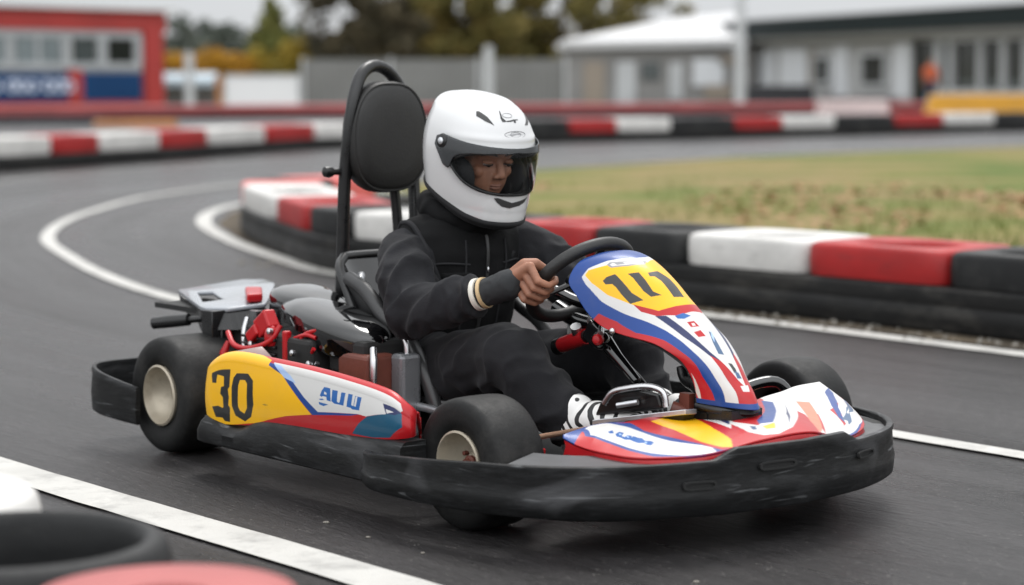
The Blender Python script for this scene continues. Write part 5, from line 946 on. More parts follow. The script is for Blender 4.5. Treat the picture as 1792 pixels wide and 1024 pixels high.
for i in range(len(ob)-1):
    k = oc[i]
    if i == len(ob)-2: continue
    block(f, ob[i], ob[i+1], .52, .152, .352, M[cn[k][0]], f'{cn[k][1]} far tyre block {wh.get(i, "near the end of the far wall")}', G2)
# near corner, out of focus
def round_block(c, r, zb, zt, m, label, group, hole, rim=None):
    b = MB(); b.lathe([(r*hole*1.02, zb+.004), (r*.97, zb+.002), (r, zb+.02), (r*1.01, (zb+zt)/2), (r, zt-.035), (r*.975, zt-.014), (r*.93, zt-.003), (r*(hole*.5+.46), zt), (r*(hole+.03), zt-.005), (r*hole, zt-.018), (r*(hole-.01), zt-.06), (r*hole*1.02, zb+.004)], n=64)
    x = b.build('tyre_block', m, None, 60, loc=(c[0], c[1], 0)); return tag(x, label, 'tyre block', group)
G3 = 'round tyre blocks of the near corner'
for k, (m, lb, hole) in enumerate((('bsheen','red round tyre block nearest the camera at the bottom edge',.3), ('bblack','black round tyre with an open dark hole at the bottom left corner',.80), ('bwhite','white round tyre block peeking in at the left edge, behind the black one',.35))):
    round_block(((-.435,2.645), (-.70,2.955), (-.975,3.30))[k], (.175,.222,.235)[k], .17, .312, M[m], lb, G3, hole)
s, C, d = arcpath([(.33,1.70), (-.40,2.52), (-.70,2.84), (-1.0,3.16), (-1.6,3.85)], .1)
belt('rubber_belt', s, C, d, -1, .34, .168, 'black rubber belt under the round tyres of the near corner')
# ---------------------------------------------------------------- low far barriers
M['fred'] = mat('weathered red barrier', (.26,.045,.045), .6, var=.2, vscale=1.5)
M['fdark'] = mat('dark barrier base', (.02,.02,.024), .7, var=.2, vscale=2); M['yellow'] = mat('yellow barrier plastic', (.62,.30,.02), .5, var=.12, vscale=2, dirt=(.2,.12,.05), dirt_amt=.4)
M['pale'] = mat('pale pink block', (.58,.46,.44), .6, var=.12, vscale=2); M['orangeish'] = mat('faded orange barrier', (.40,.16,.05), .6, var=.2, vscale=2)
s, C, d = arcpath([(-26,46), (-11.8,50.5), (-4.3,54.5), (3,56.6), (11,59.5), (24,65)], 1.0)
b = MB(); rg = []; n_ = np.stack([-d[:, 1], d[:, 0]], -1)
for c, n in zip(C, n_): rg.append([(c[0]+n[0]*q, c[1]+n[1]*q, z) for q, z in ((0,.10), (-.03,.16), (-.02,.30), (.05,.335), (.35,.335), (.4,.30), (.4,.10))])
b.rings(rg); lw = b.build('low_barrier', M['fred'], None, 35); tag(lw, 'long low red barrier wall running across the whole back of the circuit', 'barrier')
b = MB(); b.rings([[(c[0]+n[0]*q, c[1]+n[1]*q, z) for q, z in ((.03,0), (.03,.10), (.37,.10), (.37,0))] for c, n in zip(C, n_)]); b.build('barrier_base', M['fdark'], lw, 0)
def rbox(name, c, d_, m, label, cat, rz=0, bev=.05, grooves=0):
    b = MB(); b.box((0,0,d_[2]/2), d_, taper=.94)
    for k in range(grooves): b.box((-d_[0]/2+(k+1)*d_[0]/(grooves+1), 0, d_[2]/2+.012), (.05, d_[1]*.95, d_[2]))
    o = b.build(name, m, None, 0, bevel=bev, seg=3, loc=c); o.rotation_euler = (0,0,rz); return tag(o, label, cat)
rbox('tyre_pile', (-10.2,45.3,0), (3.3,.6,.155), M['fdark'], 'low dark barrier piece under the blue lettered sign at the left', 'barrier', .18, .05, 4)
rbox('kerb_block', (-7.75,44.3,0), (1.75,.5,.13), M['orangeish'], 'low faded orange block beside the dark barrier piece at the left', 'barrier', .2, .04, 1)
rbox('barrier_block', (8.95,56.6,0), (1.9,.6,.42), M['pale'], 'pale pink barrier block standing proud of the long low red wall', 'barrier', .3, .08, 1)
rbox('plastic_barrier', (13.6,57.5,0), (5.2,.6,.56), M['yellow'], 'yellow water filled barrier beside the marshal at the right edge', 'barrier', .05, .1, 3)
rbox('counter', (10.2,82,0), (2.6,.7,.74), M['fdark'], 'black counter standing in front of the clubhouse by the white pole', 'counter', -.1, .05, 2)
rbox('skirting_barrier', (12.9,78,0), (3.6,.5,.30), M['fdark'], 'low black barrier in front of the clubhouse windows left of the marshal', 'barrier', -.4, .05, 2)
# ---------------------------------------------------------------- red timing building on the left
M['redwall'] = mat('red painted cladding', (.36,.030,.026), .55, var=.12, vscale=.8, dirt=(.2,.05,.04), dirt_amt=.3, dscale=1); M['whitew'] = mat('white render', (.62,.62,.61), .7, var=.08, vscale=.7)
M['greyframe'] = mat('grey window frame', (.36,.375,.39), .5, var=.1, vscale=1); M['glass'] = mat('dim window glass', (.055,.065,.065), .12, var=.3, vscale=.6); M['glassdark'] = mat('dark window glass', (.010,.012,.009), .15); M['glasspale'] = mat('pale window glass', (.17,.20,.21), .2, var=.2, vscale=.7)
M['bluesign'] = mat('blue sign panel', (.003,.038,.12), .5, spec=.25, var=.08, vscale=1); M['signtext'] = mat('white sign lettering', (.55,.60,.72), .5)
def building(name, label, cat, A, Bp):
    """root placed at A on the ground with local x along the facade, y away from the camera"""
    dx, dy = Bp[0]-A[0], Bp[1]-A[1]; return thing(name, label, cat, (A[0], A[1], 0), math.atan2(dy, dx)), math.hypot(dx, dy)
rbd, Lw = building('timing_building', 'low red building with a row of windows above blue sign panels at the left edge', 'building', (-26.5,59.2), (-12.35,76))
W_ = lambda px: (lambda k: (lambda t: t*Lw)((k*59.2+26.5)/((-12.35+26.5)-k*(76-59.2))))((px-896)/3756)
b = MB(); b.box((Lw/2, 3.06, 1.35), (Lw, 6, 2.7)); b.build('wall', M['whitew'], rbd, 0)
b = MB(); b.box((Lw/2, 3.0, 2.98), (Lw+.3, 6.3, .72)); b.box((Lw-.42, -.06, 1.33), (.86, .2, 2.62)); b.build('red_cladding', M['redwall'], rbd, 0, bevel=.03)
b = MB(); b.box((Lw/2, 3.0, 3.39), (Lw+.9, 6.9, .10)); b.build('roof', M['whitew'], rbd, 0)
x0, x1 = W_(-160), W_(248)
b = MB()
b.box(((x0+x1)/2, -.03, 1.42), (x1-x0, .12, .22)); b.box(((x0+x1)/2, -.03, 2.5), (x1-x0, .12, .24))
for p in (-60, 20, 118, 182, 244, 70): b.box((W_(p), -.025, 1.95), (.34 if p != 70 else .16, .11, .92))
b.build('window_frame', M['greyframe'], rbd, 0, bevel=.01)
for a, c, m in ((-160,-66,'glass'), (-52,12,'glasspale'), (32,66,'glasspale'), (74,108,'glasspale'), (132,172,'glass'), (193,237,'glassdark')):
    b = MB(); b.box(((W_(a)+W_(c))/2, -.012, 1.95), (W_(c)-W_(a), .04, .84)); b.build('window_pane', M[m], rbd, 0)
for a, c in ((-160,122), (142,248)):
    b = MB(); b.box(((W_(a)+W_(c))/2, -.06, .72), (W_(c)-W_(a), .12, .98)); sg = b.build('sign_panel', M['bluesign'], rbd, 0, bevel=.02)
    if c == 122:   # lettering too blurred to read in the photo: soft white letter shapes of the same size
        t = MB(); x = W_(-16)
        for q, gl in enumerate('o aos bar'):
            w = .33
            if gl == ' ': x += .22; continue
            t.torus((x+w/2, -.125, .74), (0,1,0), .17 if gl != 'b' else .18, .055, n=16, m=6)
            if gl in 'ab': t.box((x+(w if gl == 'a' else .02), -.125, .80), (.09,.03,.44))
            x += w+.10
        t.build('lettering', M['signtext'], sg, 40)
b = MB(); b.box((W_(132), -.06, .75), (.62, .13, 1.1)); b.box((Lw/2, -.04, .11), (Lw, .14, .2)); b.build('red_trim', M['redwall'], rbd, 0)
# ---------------------------------------------------------------- clubhouse on the right, wall running towards the camera
M['fascia'] = mat('dark green fascia', (.004,.011,.0125), .5, spec=.2, var=.1, vscale=.6); M['gwall'] = mat('grey clubhouse wall', (.36,.36,.36), .75, var=.1, vscale=.6); M['roofw'] = mat('white sheet roof', (.47,.47,.475), .5, var=.03, vscale=.5)
M['panelw'] = mat('white wall panel', (.58,.595,.62), .6, var=.06, vscale=.8); M['frameg'] = mat('grey glazing bar', (.42,.43,.44), .5, var=.1, vscale=.8); M['tanp'] = mat('tan door', (.25,.21,.17), .6)
ch, Lc = building('clubhouse', 'long grey clubhouse with a dark green fascia and white roof at the right edge', 'building', (9.68,90), (21.36,53.8))
for o_ in (ch,): pass
b = MB(); b.box((Lc/2, 4.0, 1.25), (Lc, 8, 2.5)); b.build('wall', M['gwall'], ch, 0)
b = MB(); b.box((Lc/2, 3.6, 2.99), (Lc+.5, 9.0, .66)); b.build('fascia', M['fascia'], ch, 0)
b = MB(); b.box((Lc/2, -.35, 2.60), (Lc+.3, .7, .22)); b.build('canopy', M['gwall'], ch, 0)
b = MB(); b.box((Lc/2, 3.6, 3.345), (Lc+.7, 9.2, .05)); b.build('roof', M['frameg'], ch, 0)
for a, c, z0, z1 in ((.9,3.1,.72,2.12), (3.7,6.0,.72,2.15)):
    b = MB(); b.box(((a+c)/2, -.04, (z0+z1)/2), (c-a, .10, z1-z0)); b.build('wall_panel', M['panelw'], ch, 0, bevel=.02)
for a, c, z0, z1 in ((6.9,8.0,.86,1.78), (10.8,12.5,.80,1.84)):
    b = MB(); zc, xc = (z0+z1)/2, (a+c)/2; h, w = z1-z0, c-a
    for q in ((xc, z1+.05, w+.4, .12), (xc, z0-.05, w+.4, .14)): b.box((q[0], -.05, q[1]), (q[2], .13, q[3]))
    for q in (a-.11, c+.11): b.box((q, -.05, zc), (.2, .13, h))
    wf = b.build('window', M['frameg'], ch, 0); b = MB(); b.box((xc, -.015, zc), (w, .05, h)); b.build('pane', M['glassdark'], wf, 0)
for a, c in ((8.4,9.6), (13.2,14.4)):
    b = MB(); b.box(((a+c)/2, -.03, 1.3), (c-a, .08, 1.9)); b.build('wall_panel', M['panelw'], ch, 0)
b = MB(); b.box((6.55, -.03, 1.4), (.4, .09, 1.4)); b.build('door_post', M['tanp'], ch, 0)
b = MB(); b.box((15.6, .03, 1.15), (1.3, .1, 2.3)); b.box((14.85,-.05,1.18), (.16,.14,2.36)); b.build('doorway', M['glassdark'], ch, 0)
b = MB(); X0, X1 = 16.4, Lc-.2
b.box(((X0+X1)/2, -.10, 2.36), (X1-X0, .24, .22)); b.box(((X0+X1)/2, -.08, .50), (X1-X0, .22, .28))
xs_ = [16.6, 17.5, 19.45, 20.9, 22.3, 24.2, 26.2, 28.2, 30.2, 32.2, 34.2, 36.2]
for x in xs_: b.box((x, -.09, 1.43), (.42 if x < 17 else .30, .20, 1.7))
gz = b.build('glazing', M['frameg'], ch, 0)
for a, c in zip(xs_, xs_[1:]):
    b = MB(); b.box(((a+c)/2, -.02, 1.45), (c-a-.3, .06, 1.6)); b.build('pane', M['glass'] if a < 17 else M['glassdark'], gz, 0)
    b = MB(); b.box(((a+c)/2, -.055, .82), (c-a-.3, .02, .26)); b.build('low_pane', M['glass'], gz, 0)
# ---------------------------------------------------------------- grey shed with the white roof
sd_ = thing('shed', 'grey shed with a sloping white roof between the trees and the white pole', 'building', (2.1,88,0))
M['shedw'] = mat('grey block wall', (.21,.205,.20), .8, var=.12, vscale=.7)
b = MB(); b.box((3.9, 4, 1.1), (7.8, 8, 2.2)); b.build('wall', M['shedw'], sd_, 0)
b = MB(); b.rings([[(-.15,-.4,2.20), (-.15,-.4,2.52), (4.9,4,3.60), (-.15,8.4,2.52), (-.15,8.4,2.2)], [(7.45,-.4,2.32), (7.45,-.4,2.62), (7.45,4,3.80), (7.45,8.4,2.6), (7.45,8.4,2.3)]]); b.build('roof', M['roofw'], sd_, 0)
for nm, x, z, w, h, m in (('door',1.25,.85,.85,1.7,'tanp'), ('door',2.55,.85,.8,1.7,'frameg'), ('window',3.55,1.30,.75,.72,'glass'), ('wall_panel',4.6,.9,.55,1.5,'frameg'), ('wall_panel',5.9,1.25,1.25,1.1,'panelw'), ('hatch',6.3,.45,1.1,.60,'tanp'), ('door',7.2,1.1,.5,1.9,'frameg'), ('wall_panel',6.9,1.75,1.2,.35,'tanp')):
    b = MB(); b.box((x, -.04-.012*(nm == 'hatch'), z), (w, .10, h)); b.build(nm, M[m], sd_, 0, bevel=.015)
# ---------------------------------------------------------------- fence, posts, board, awning
M['fence'] = mat('grey sheet fence', (.155,.155,.150), .75, var=.12, vscale=.5, dirt=(.22,.22,.22), dirt_amt=.3, dscale=.5); M['postw'] = mat('galvanised post', (.46,.47,.48), .5, var=.08, vscale=1)
fn = thing('fence', 'long grey sheet fence below the trees behind the helmet', 'fence', (-7.5,76.5,0))
b = MB(); rg = [];
for k in range(95): rg.append([(k*.1, .03*(k % 2), z) for z in (.05, 1.68)])
b.rings(rg, False); fo_ = b.build('sheet_panel', M['fence'], fn, 0); q = fo_.modifiers.new('t', 'SOLIDIFY'); q.thickness = .02
for x in (.1, 3.2, 6.3, 9.4):
    b = MB(); b.tube([(x,-.08,0), (x,-.08,1.75)], .05, n=8); b.build('post', M['postw'], fn)
def pole(x, y, h, r, label):
    o = thing('pole', label, 'pole', (x, y, 0)); b = MB(); b.tube([(0,0,0), (0,0,h)], [r, r*.92], n=16); b.build('shaft', M['postw'], o, 50); b = MB(); b.lathe([(r*1.5,0), (r*1.5,.06), (r*1.1,.09)], n=16); b.build('base_flange', M['postw'], o, 40)
    b = MB(); b.lathe([(r*1.05,h-.01), (r*1.1,h+.02), (.01,h+.05)], n=16); b.build('pole_cap', M['postw'], o, 40)
pole(7.45, 70.5, 5.4, .17, 'tall thick white pole between the shed and the clubhouse'); pole(-.8, 73.5, 2.05, .17, 'short pale post in front of the grey fence right above the helmet'); pole(-11.0, 73.5, 1.86, .17, 'short pale post beside the blue awning near the red building')
nb = thing('notice_board', 'blank white notice board on legs in front of the grey fence', 'notice board', (-7.65,66,0))
b = MB(); b.box((0,0,.60), (2.22,.06,.92)); b.build('board', mat('white board', (.66,.66,.67), .5, var=.04, vscale=1), nb, 0, bevel=.02)
b = MB(); b.box((0,-.04,1.09), (2.32,.05,.06)); b.box((0,-.04,.12), (2.32,.05,.06)); b.box((-1.14,-.04,.60), (.06,.05,.92)); b.box((1.14,-.04,.60), (.06,.05,.92)); b.build('frame', M['greyframe'], nb, 0)
for x in (-.8, .8):
    b = MB(); b.tube([(x,.06,0), (x,.06,.9)], .035, n=8); b.build('leg', M['postw'], nb)
aw = thing('awning', 'pale blue awning on a tan stand right of the red building', 'awning', (-11.9,79,0)); 
b = MB(); b.rings([[(-1.2,-.6,.72), (-1.2,-.6,.95), (-1.2,.5,1.22), (-1.2,.5,1.0)], [(1.05,-.6,.72), (1.05,-.6,.95), (1.05,.5,1.22), (1.05,.5,1.0)]]); b.build('canopy', mat('pale blue awning cloth', (.36,.43,.48), .6, var=.1, vscale=1), aw, 0)
b = MB(); b.box((0,.5,.36), (2.2,.3,.7)); b.build('stall', M['shedw'], aw, 0)
b = MB(); b.box((1.2,-.2,.55), (.2,.2,1.1)); b.build('post', M['orangeish'], aw, 0)
# ---------------------------------------------------------------- trees
def leaf_mat(name, cols):
    m = bpy.data.materials.new(name); m.use_nodes = True; N, L = m.node_tree.nodes, m.node_tree.links; b = N['Principled BSDF']; b.inputs['Roughness'].default_value = .7; b.inputs['Specular IOR Level'].default_value = .2
    tc = N.new('ShaderNodeTexCoord'); n = N.new('ShaderNodeTexNoise'); n.inputs['Scale'].default_value = .9; n.inputs['Detail'].default_value = 6; L.new(tc.outputs['Object'], n.inputs['Vector'])
    r = N.new('ShaderNodeValToRGB'); e = r.color_ramp.elements
    while len(e) < len(cols): e.new(.5)
    for i, c in enumerate(cols): e[i].position = .32+.36*i/(len(cols)-1); e[i].color = (*c, 1)
    L.new(n.outputs['Fac'], r.inputs['Fac']); L.new(r.outputs['Color'], b.inputs['Base Color']); return m
M['bark'] = mat('bark', (.055,.042,.032), .9, var=.3, vscale=6, bump=.4, bscale=20)
LEAF = dict(olive=leaf_mat('olive autumn leaves', [(.075,.068,.02), (.15,.125,.038), (.22,.16,.05)]), brown=leaf_mat('dark brown leaves', [(.028,.027,.016), (.075,.062,.036), (.11,.09,.052)]),
            green=leaf_mat('green conifer sprays', [(.10,.115,.03), (.155,.16,.045), (.19,.18,.06)]), orange=leaf_mat('orange autumn leaves', [(.24,.12,.015), (.46,.24,.022), (.38,.21,.03)]), ochre=leaf_mat('ochre leaves', [(.15,.125,.02), (.32,.23,.03), (.27,.19,.03)]), far=leaf_mat('far grey green leaves', [(.075,.088,.075), (.10,.115,.095), (.13,.14,.115)]))
def leaves(b, c, rad, n, size, shell=.55):
    for _ in range(n):
        v = RNG.normal(size=3); v /= np.linalg.norm(v); r = shell+(1-shell)*RNG.random()**.6
        if RNG.random() < .25: r *= RNG.random()
        p = Vector((c[0]+v[0]*rad[0]*r, c[1]+v[1]*rad[1]*r, c[2]+v[2]*rad[2]*r)); s = size*(.6+.9*RNG.random())
        a = Vector(RNG.normal(size=3)).normalized(); q = a.orthogonal().normalized(); w = a.cross(q)
        b.add([p+q*s, p+w*s*.55, p-q*s, p-w*s*.55], [(0,1,2,3)])
def tree(x, y, h, r, kind, label, cz=.6, trunk=.16, n=2600, size=.13, lobes=9, gap=.75, group='trees behind the fence', shape='round', name='broadleaf_tree'):
    o = thing(name, label, 'tree', (x, y, 0), 0, group)
    b = MB(); top = h*.82; pts = [(0,0,0), (.05*r,.02,h*.25), (-.04*r,.03,h*.5), (.03*r,0,top)]
    b.tube(pts, [trunk, trunk*.8, trunk*.5, trunk*.12], n=10, smooth=4); lim = []
    for k in range(8):
        a = k*2.4+.3*RNG.random(); z = h*(.28+.07*k); ln = r*(.55+.35*RNG.random())*(1 if shape == 'round' else 1.1-z/h)
        e = (math.cos(a)*ln, math.sin(a)*ln, z+ln*.55); b.tube([(0,0,z), (e[0]*.5,e[1]*.5,z+ln*.2), e], [trunk*.36, trunk*.22, trunk*.06], n=6, smooth=3); lim.append(e)
    b.build('trunk', M['bark'], o, 60); b = MB()
    if shape == 'cone':
        for k in range(14):
            t = k/13; z = h*(.12+.86*t); rr = r*(1-t)**.8+.06; leaves(b, (RNG.normal()*.05, RNG.normal()*.05, z), (rr*(.8+.4*RNG.random()), rr*(.8+.4*RNG.random()), h*.06), int(n/14*(1.25-t)), size, .4)
    else:
        cen = lim + [((RNG.random()-.5)*1.6*r, (RNG.random()-.5)*1.5*r, h*(.20+.74*RNG.random())) for _ in range(lobes)]
        for c in cen:
            rr = r*(.24+.22*RNG.random()); leaves(b, c, (rr, rr, rr*.8), int(n/len(cen)), size, gap)
    b.build('crown', LEAF[kind], o, 0); return o
P_ = lambda px, Y: (px-896)/3756*Y
tree(P_(478,112), 112, 5.3, 2.1, 'green', 'narrow pointed green tree standing alone above the white notice board', shape='cone', n=4200, size=.16, trunk=.14, group=None, name='conifer_tree')
tree(P_(600,104), 104, 5.5, 1.9, 'brown', 'dark bare brown tree left of the headrest', n=4200, size=.14, lobes=14)
tree(P_(655,101), 101, 7.6, 1.9, 'brown', 'tall dark brown tree directly above the headrest', n=6000, size=.15, lobes=18)
tree(P_(692,97), 97, 4.6, 1.6, 'brown', 'low dark brown thicket between the headrest and the taller trees', n=3600, size=.14, lobes=16, name='thicket')
tree(P_(735,104), 104, 8.2, 3.0, 'olive', 'broad olive autumn tree between headrest and helmet', n=8500, size=.17, lobes=26, gap=.45)
tree(P_(820,100), 100, 8.6, 2.6, 'olive', 'tall olive autumn tree directly above the helmet', n=8500, size=.17, lobes=26, gap=.45)
tree(P_(905,106), 106, 8.4, 2.5, 'olive', 'olive autumn tree just right of the helmet top', n=8000, size=.17, lobes=24, gap=.45)
tree(P_(985,101), 101, 7.4, 2.2, 'olive', 'thinner olive tree beside the left corner of the white roof', n=4500, size=.16, lobes=16)
tree(P_(1065,108), 108, 7.0, 2.3, 'olive', 'sparse olive tree with sky showing through above the shed roof', n=2600, size=.14, lobes=12)
tree(P_(1135,112), 112, 5.6, 2.0, 'olive', 'lowest olive tree at the right end of the row above the shed roof', n=2600, size=.14, lobes=12)
for k, (px, Y, h, r, kd, lb) in enumerate(((300,108,2.3,1.3,'orange','orange autumn bush right behind the red pillar of the red building'), (345,110,2.4,1.3,'orange','orange autumn bush above the blue awning'), (395,107,2.7,1.4,'orange','brightest orange bush left of the pointed tree'), (440,109,2.8,1.2,'ochre','ochre bush at the foot of the pointed tree'), (530,106,3.2,1.2,'ochre','yellow ochre bush right of the pointed tree'))):
    o = thing('autumn_bush', lb, 'bush', (P_(px,Y), Y, 0), 0, 'autumn bushes behind the fence'); b = MB(); b.tube([(0,0,0), (.1,0,h*.5)], [.06,.03], n=6)
    for a in range(4): b.tube([(0,0,.2), (math.cos(a*1.6)*r*.6, math.sin(a*1.6)*r*.6, h*.7)], [.04,.015], n=5)
    b.build('stem', M['bark'], o); b = MB()
    for q in range(9): leaves(b, ((RNG.random()-.5)*1.5*r, (RNG.random()-.5)*r, h*(.25+.55*RNG.random())), (r*.5, r*.45, h*.26), 150, .13, .4)
    b.build('foliage', LEAF[kd], o, 0)
for px, Y, h, r in ((300,200,4.2,3.2), (345,205,6.2,3.2), (378,215,6.6,3.0), (420,210,5.0,3.6), (470,205,4.6,3.4), (545,200,4.6,3.4)):
    tree(P_(px,Y), Y, h, r, 'far', {300:'distant grey green tree lowest on the skyline beside the red building',345:'distant grey green tree with the rounded left top on the skyline',378:'tallest distant grey green tree on the skyline above the blue awning',420:'distant grey green tree just left of the pointed tree',470:'distant grey green tree behind the pointed tree',545:'distant grey green tree between the pointed tree and the dark brown trees'}[px], n=1500, size=.34, trunk=.2, group='distant trees on the skyline', gap=.5)
b = MB(); rg = []
for i in range(60):
    x = -260+520*i/59; rg.append([(x, 300, -.5), (x, 330, 3.0+1.6*mnoise.noise(Vector((x*.012,1,0)))+(1.5 if x < -20 else 0)), (x, 380, 3.5), (x, 420, -.5)])
b.rings(rg, False); structure(b.build('hill', LEAF['far'], None, 180))
# ---------------------------------------------------------------- marshal in the distance
mp_ = thing('person', 'distant person in an orange top and dark shorts standing by the yellow barrier', 'person', (P_(1625,69), 69, 0), .4)
b = MB(); b.chain([((0,0,.92), .13), ((0,0,1.22), .13), ((0,0,1.38), .06), ((0,0,1.46), .055)]); b.ell((0,0,1.54), (.085,.10,.12)); b.ell((0,-.10,1.53), (.015,.02,.02))
b.ell((0,0,1.28), (.20,.11,.10))
for q in (-1, 1):
    b.chain([((q*.19,0,1.30), .055), ((q*.26,-.02,1.06), .045), ((q*.25,-.08,.84), .034)]); b.ell((q*.25,-.09,.78), (.03,.04,.06))
    for k in range(4): b.cone((q*.25-.02+.013*k, -.095, .75), (q*.25-.02+.013*k, -.10, .70), .008, .006, n=6)
    b.cone((q*.25-q*.03, -.10, .79), (q*.25-q*.045, -.12, .75), .010, .008, n=6)
    b.chain([((q*.09,0,.88), .095), ((q*.10,-.01,.48), .062), ((q*.10,.01,.10), .045), ((q*.11,-.12,.05), .04)])
link('body', voxel(b, .014, 3), [M['skin']], mp_)
b = MB(); b.chain([((0,0,.95), .15), ((0,0,1.25), .15)]); b.ell((0,0,1.28), (.215,.13,.11)); 
for q in (-1, 1): b.chain([((q*.19,0,1.31), .068), ((q*.25,-.015,1.10), .060)])
link('shirt', voxel(b, .016, 4), [mat('orange vest cloth', (.50,.10,.035), .8)], mp_)
b = MB(); b.ell((0,0,.90), (.18,.14,.12))
for q in (-1, 1): b.chain([((q*.09,0,.88), .11), ((q*.10,-.01,.55), .088)])
link('shorts', voxel(b, .016, 4), [mat('navy cloth', (.012,.015,.045), .8)], mp_)
b = MB()
for q in (-1, 1): b.chain([((q*.10,-.01,.56), .080), ((q*.10,.01,.12), .068)])
link('leggings', voxel(b, .016, 3), [mat('blue cloth', (.03,.14,.26), .8)], mp_)
b = MB(); b.ell((0,.015,1.575), (.092,.105,.10)); link('hair', b.mesh('hair', 180), [M['hair']], mp_)
# ---------------------------------------------------------------- grass and loose bits
M['blade'] = patch_mat('grass blades', [(.07,.12,.018), (.13,.155,.035), (.22,.18,.075)], 1.2, .7)
b = MB()
lo = np.array(isl)
def in_isl(x, y): return inside(np.array([x]), np.array([y]), isl)[0]
cnt = 0
while cnt < 11000:
    t = RNG.random()**1.8; yv = 7.0+t*14; xv = -1.2+(RNG.random())*(2.2+yv*.42)
    if not in_isl(xv, yv): continue
    # keep off the footprint of the tyre wall
    cnt += 1
    if mnoise.noise(Vector((xv*.9, yv*.5, 2))) < -.16 or RNG.random() < (yv-9)/12: continue
    hgt = .035+.055*RNG.random()*(1+.7*mnoise.noise(Vector((xv*2, yv*2, 5)))); a = RNG.random()*6.28; w = .005; dx, dy = math.cos(a), math.sin(a); ln = .03*RNG.random()
    for q in range(2):
        ox, oy = xv+RNG.normal()*.015, yv+RNG.normal()*.015
        b.add([(ox-dx*w, oy-dy*w, .004), (ox+dx*w, oy+dy*w, .004), (ox+ln*math.cos(a+1+q*2), oy+ln*math.sin(a+1+q*2), hgt)], [(0,1,2)])
structure(b.build('grass', M['blade'], None, 0), 'stuff')
b = MB()
for _ in range(2600):
    yv = 9+RNG.random()*10; xv = 0.2+RNG.random()*yv*.30
    if not in_isl(xv, yv) or mnoise.noise(Vector((xv*.7, yv*.35, 8))) < .02: continue
    s_ = .024+.030*RNG.random(); R3 = Matrix.Rotation(RNG.random()*6.28, 3, 'Z') @ Matrix.Rotation(RNG.normal()*.5, 3, 'X'); p = Vector((xv, yv, .03+.02*RNG.random()))
    b.add([p+R3 @ Vector(v)*s_ for v in ((1,0,0), (.2,.55,.1), (-1,0,.15), (.1,-.5,.1))], [(0,1,2,3)])
structure(b.build('fallen_leaves', mat('dry leaves', (.30,.17,.085), .8, var=.4, vscale=30), None, 0), 'stuff')
b = MB()
for _ in range(420):
    t = RNG.random(); px_, py_ = 3.2-4.6*t, 5.8+5.2*t; xv, yv = px_+RNG.normal()*.09+.03, py_+RNG.normal()*.09+.22
    s_ = .006+.012*RNG.random()**2; b.ell((xv, yv, .004), (s_, s_*(.6+.5*RNG.random()), s_*.7), Matrix.Rotation(RNG.random()*3, 3, 'Z'), n=6, m=4)
for xv, yv, s_ in ((-.85,4.75,.010), (-.62,4.42,.009), (-.60,4.40,.006), (-.40,4.55,.008), (-.30,4.40,.006), (.35,4.0,.007), (-1.0,4.6,.006), (-.2,4.9,.006), (.6,3.95,.006), (1.2,4.6,.007), (-.72,4.33,.007), (-.18,4.25,.005)): b.ell((xv, yv, .002), (s_, s_*.7, s_*.4), n=7, m=4)
structure(b.build('gravel', mat('loose grit', (.20,.185,.16), .85, var=.4, vscale=20), None, 30), 'stuff')
# ================================================================ camera, light, sky
cam = bpy.data.cameras.new('camera'); co = bpy.data.objects.new('camera', cam); COL.objects.link(co); SC.camera = co
co.location = (0, 0, .95); co.rotation_euler = (R_(90)-math.atan(372/3756), 0, 0)
cam.sensor_width = 36; cam.lens = 3756/1792*36; cam.clip_end = 3000; cam.clip_start = .05
cam.dof.use_dof = True; cam.dof.focus_distance = 4.85; cam.dof.aperture_fstop = 2.2
SUN_EL, SUN_AZ = 58, 8      # high and veiled by cloud, beyond the kart
w = bpy.data.worlds.new('World'); SC.world = w; w.use_nodes = True; N, L = w.node_tree.nodes, w.node_tree.links; bg = N['Background']
sky = N.new('ShaderNodeTexSky'); sky.sky_type = 'NISHITA'; sky.sun_disc = False; sky.sun_elevation = R_(SUN_EL); sky.sun_rotation = R_(SUN_AZ); sky.air_density = 1; sky.dust_density = 6; sky.ozone_density = 1
hs_ = N.new('ShaderNodeHueSaturation'); hs_.inputs['Saturation'].default_value = .12; L.new(sky.outputs[0], hs_.inputs['Color'])
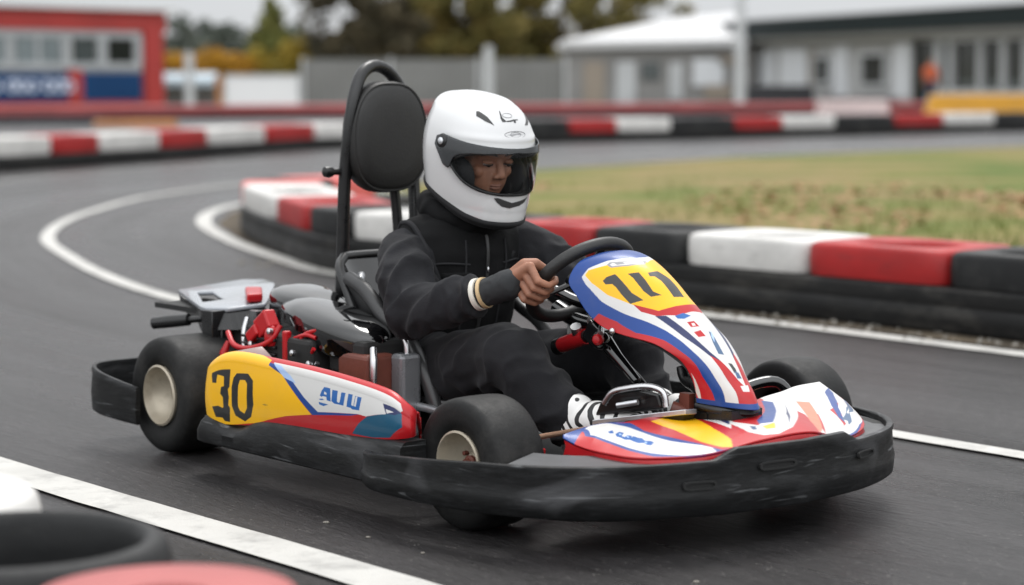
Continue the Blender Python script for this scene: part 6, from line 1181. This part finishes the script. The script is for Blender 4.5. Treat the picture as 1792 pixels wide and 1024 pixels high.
# cloud cover evens the sky out: soft grey layer with slow variation over the clear-sky brightness
tc = N.new('ShaderNodeTexCoord'); nz = N.new('ShaderNodeTexNoise'); nz.inputs['Scale'].default_value = 2.2; nz.inputs['Detail'].default_value = 5; L.new(tc.outputs['Generated'], nz.inputs['Vector'])
rp = N.new('ShaderNodeValToRGB'); rp.color_ramp.elements[0].position = .3; rp.color_ramp.elements[0].color = (7.7,7.95,8.2,1); rp.color_ramp.elements[1].position = .75; rp.color_ramp.elements[1].color = (8.9,9.05,9.2,1); L.new(nz.outputs['Fac'], rp.inputs['Fac'])
mx = N.new('ShaderNodeMix'); mx.data_type = 'RGBA'; mx.inputs['Factor'].default_value = .8; L.new(hs_.outputs[0], mx.inputs['A']); L.new(rp.outputs['Color'], mx.inputs['B'])
ge = N.new('ShaderNodeSeparateXYZ'); L.new(tc.outputs['Generated'], ge.inputs[0]); gm = N.new('ShaderNodeMapRange'); gm.inputs['From Min'].default_value = 0; gm.inputs['From Max'].default_value = 1; gm.inputs['To Min'].default_value = 1; gm.inputs['To Max'].default_value = 2.0; L.new(ge.outputs['Z'], gm.inputs['Value'])
mz = N.new('ShaderNodeMix'); mz.data_type = 'RGBA'; mz.blend_type = 'MULTIPLY'; mz.inputs['Factor'].default_value = 1; L.new(mx.outputs['Result'], mz.inputs['A']); L.new(gm.outputs['Result'], mz.inputs['B'])   # an overcast sky is twice as bright overhead
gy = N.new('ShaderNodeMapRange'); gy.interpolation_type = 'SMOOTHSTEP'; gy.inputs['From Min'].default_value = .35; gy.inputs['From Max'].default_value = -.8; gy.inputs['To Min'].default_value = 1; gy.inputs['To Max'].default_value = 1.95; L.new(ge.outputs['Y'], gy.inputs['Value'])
my = N.new('ShaderNodeMix'); my.data_type = 'RGBA'; my.blend_type = 'MULTIPLY'; my.inputs['Factor'].default_value = 1; L.new(mz.outputs['Result'], my.inputs['A']); L.new(gy.outputs['Result'], my.inputs['B'])   # sky brightened behind the camera, added to lift surfaces facing it
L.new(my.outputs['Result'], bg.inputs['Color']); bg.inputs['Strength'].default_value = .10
sl = bpy.data.lights.new('sun', 'SUN'); sl.energy = 1.5; sl.angle = R_(22); sl.color = (1, .97, .93); so = bpy.data.objects.new('sun', sl); COL.objects.link(so)
so.rotation_euler = (R_(90-SUN_EL), 0, R_(180-SUN_AZ))
vs_ = SC.view_settings; SC.display_settings.display_device = 'sRGB'; vs_.view_transform = 'Standard'; vs_.look = 'None'; vs_.exposure = 0; vs_.gamma = 1
SC.cycles.max_bounces = 7; SC.cycles.transparent_max_bounces = 12; SC.cycles.use_denoising = True; SC.cycles.caustics_reflective = False; SC.cycles.caustics_refractive = False
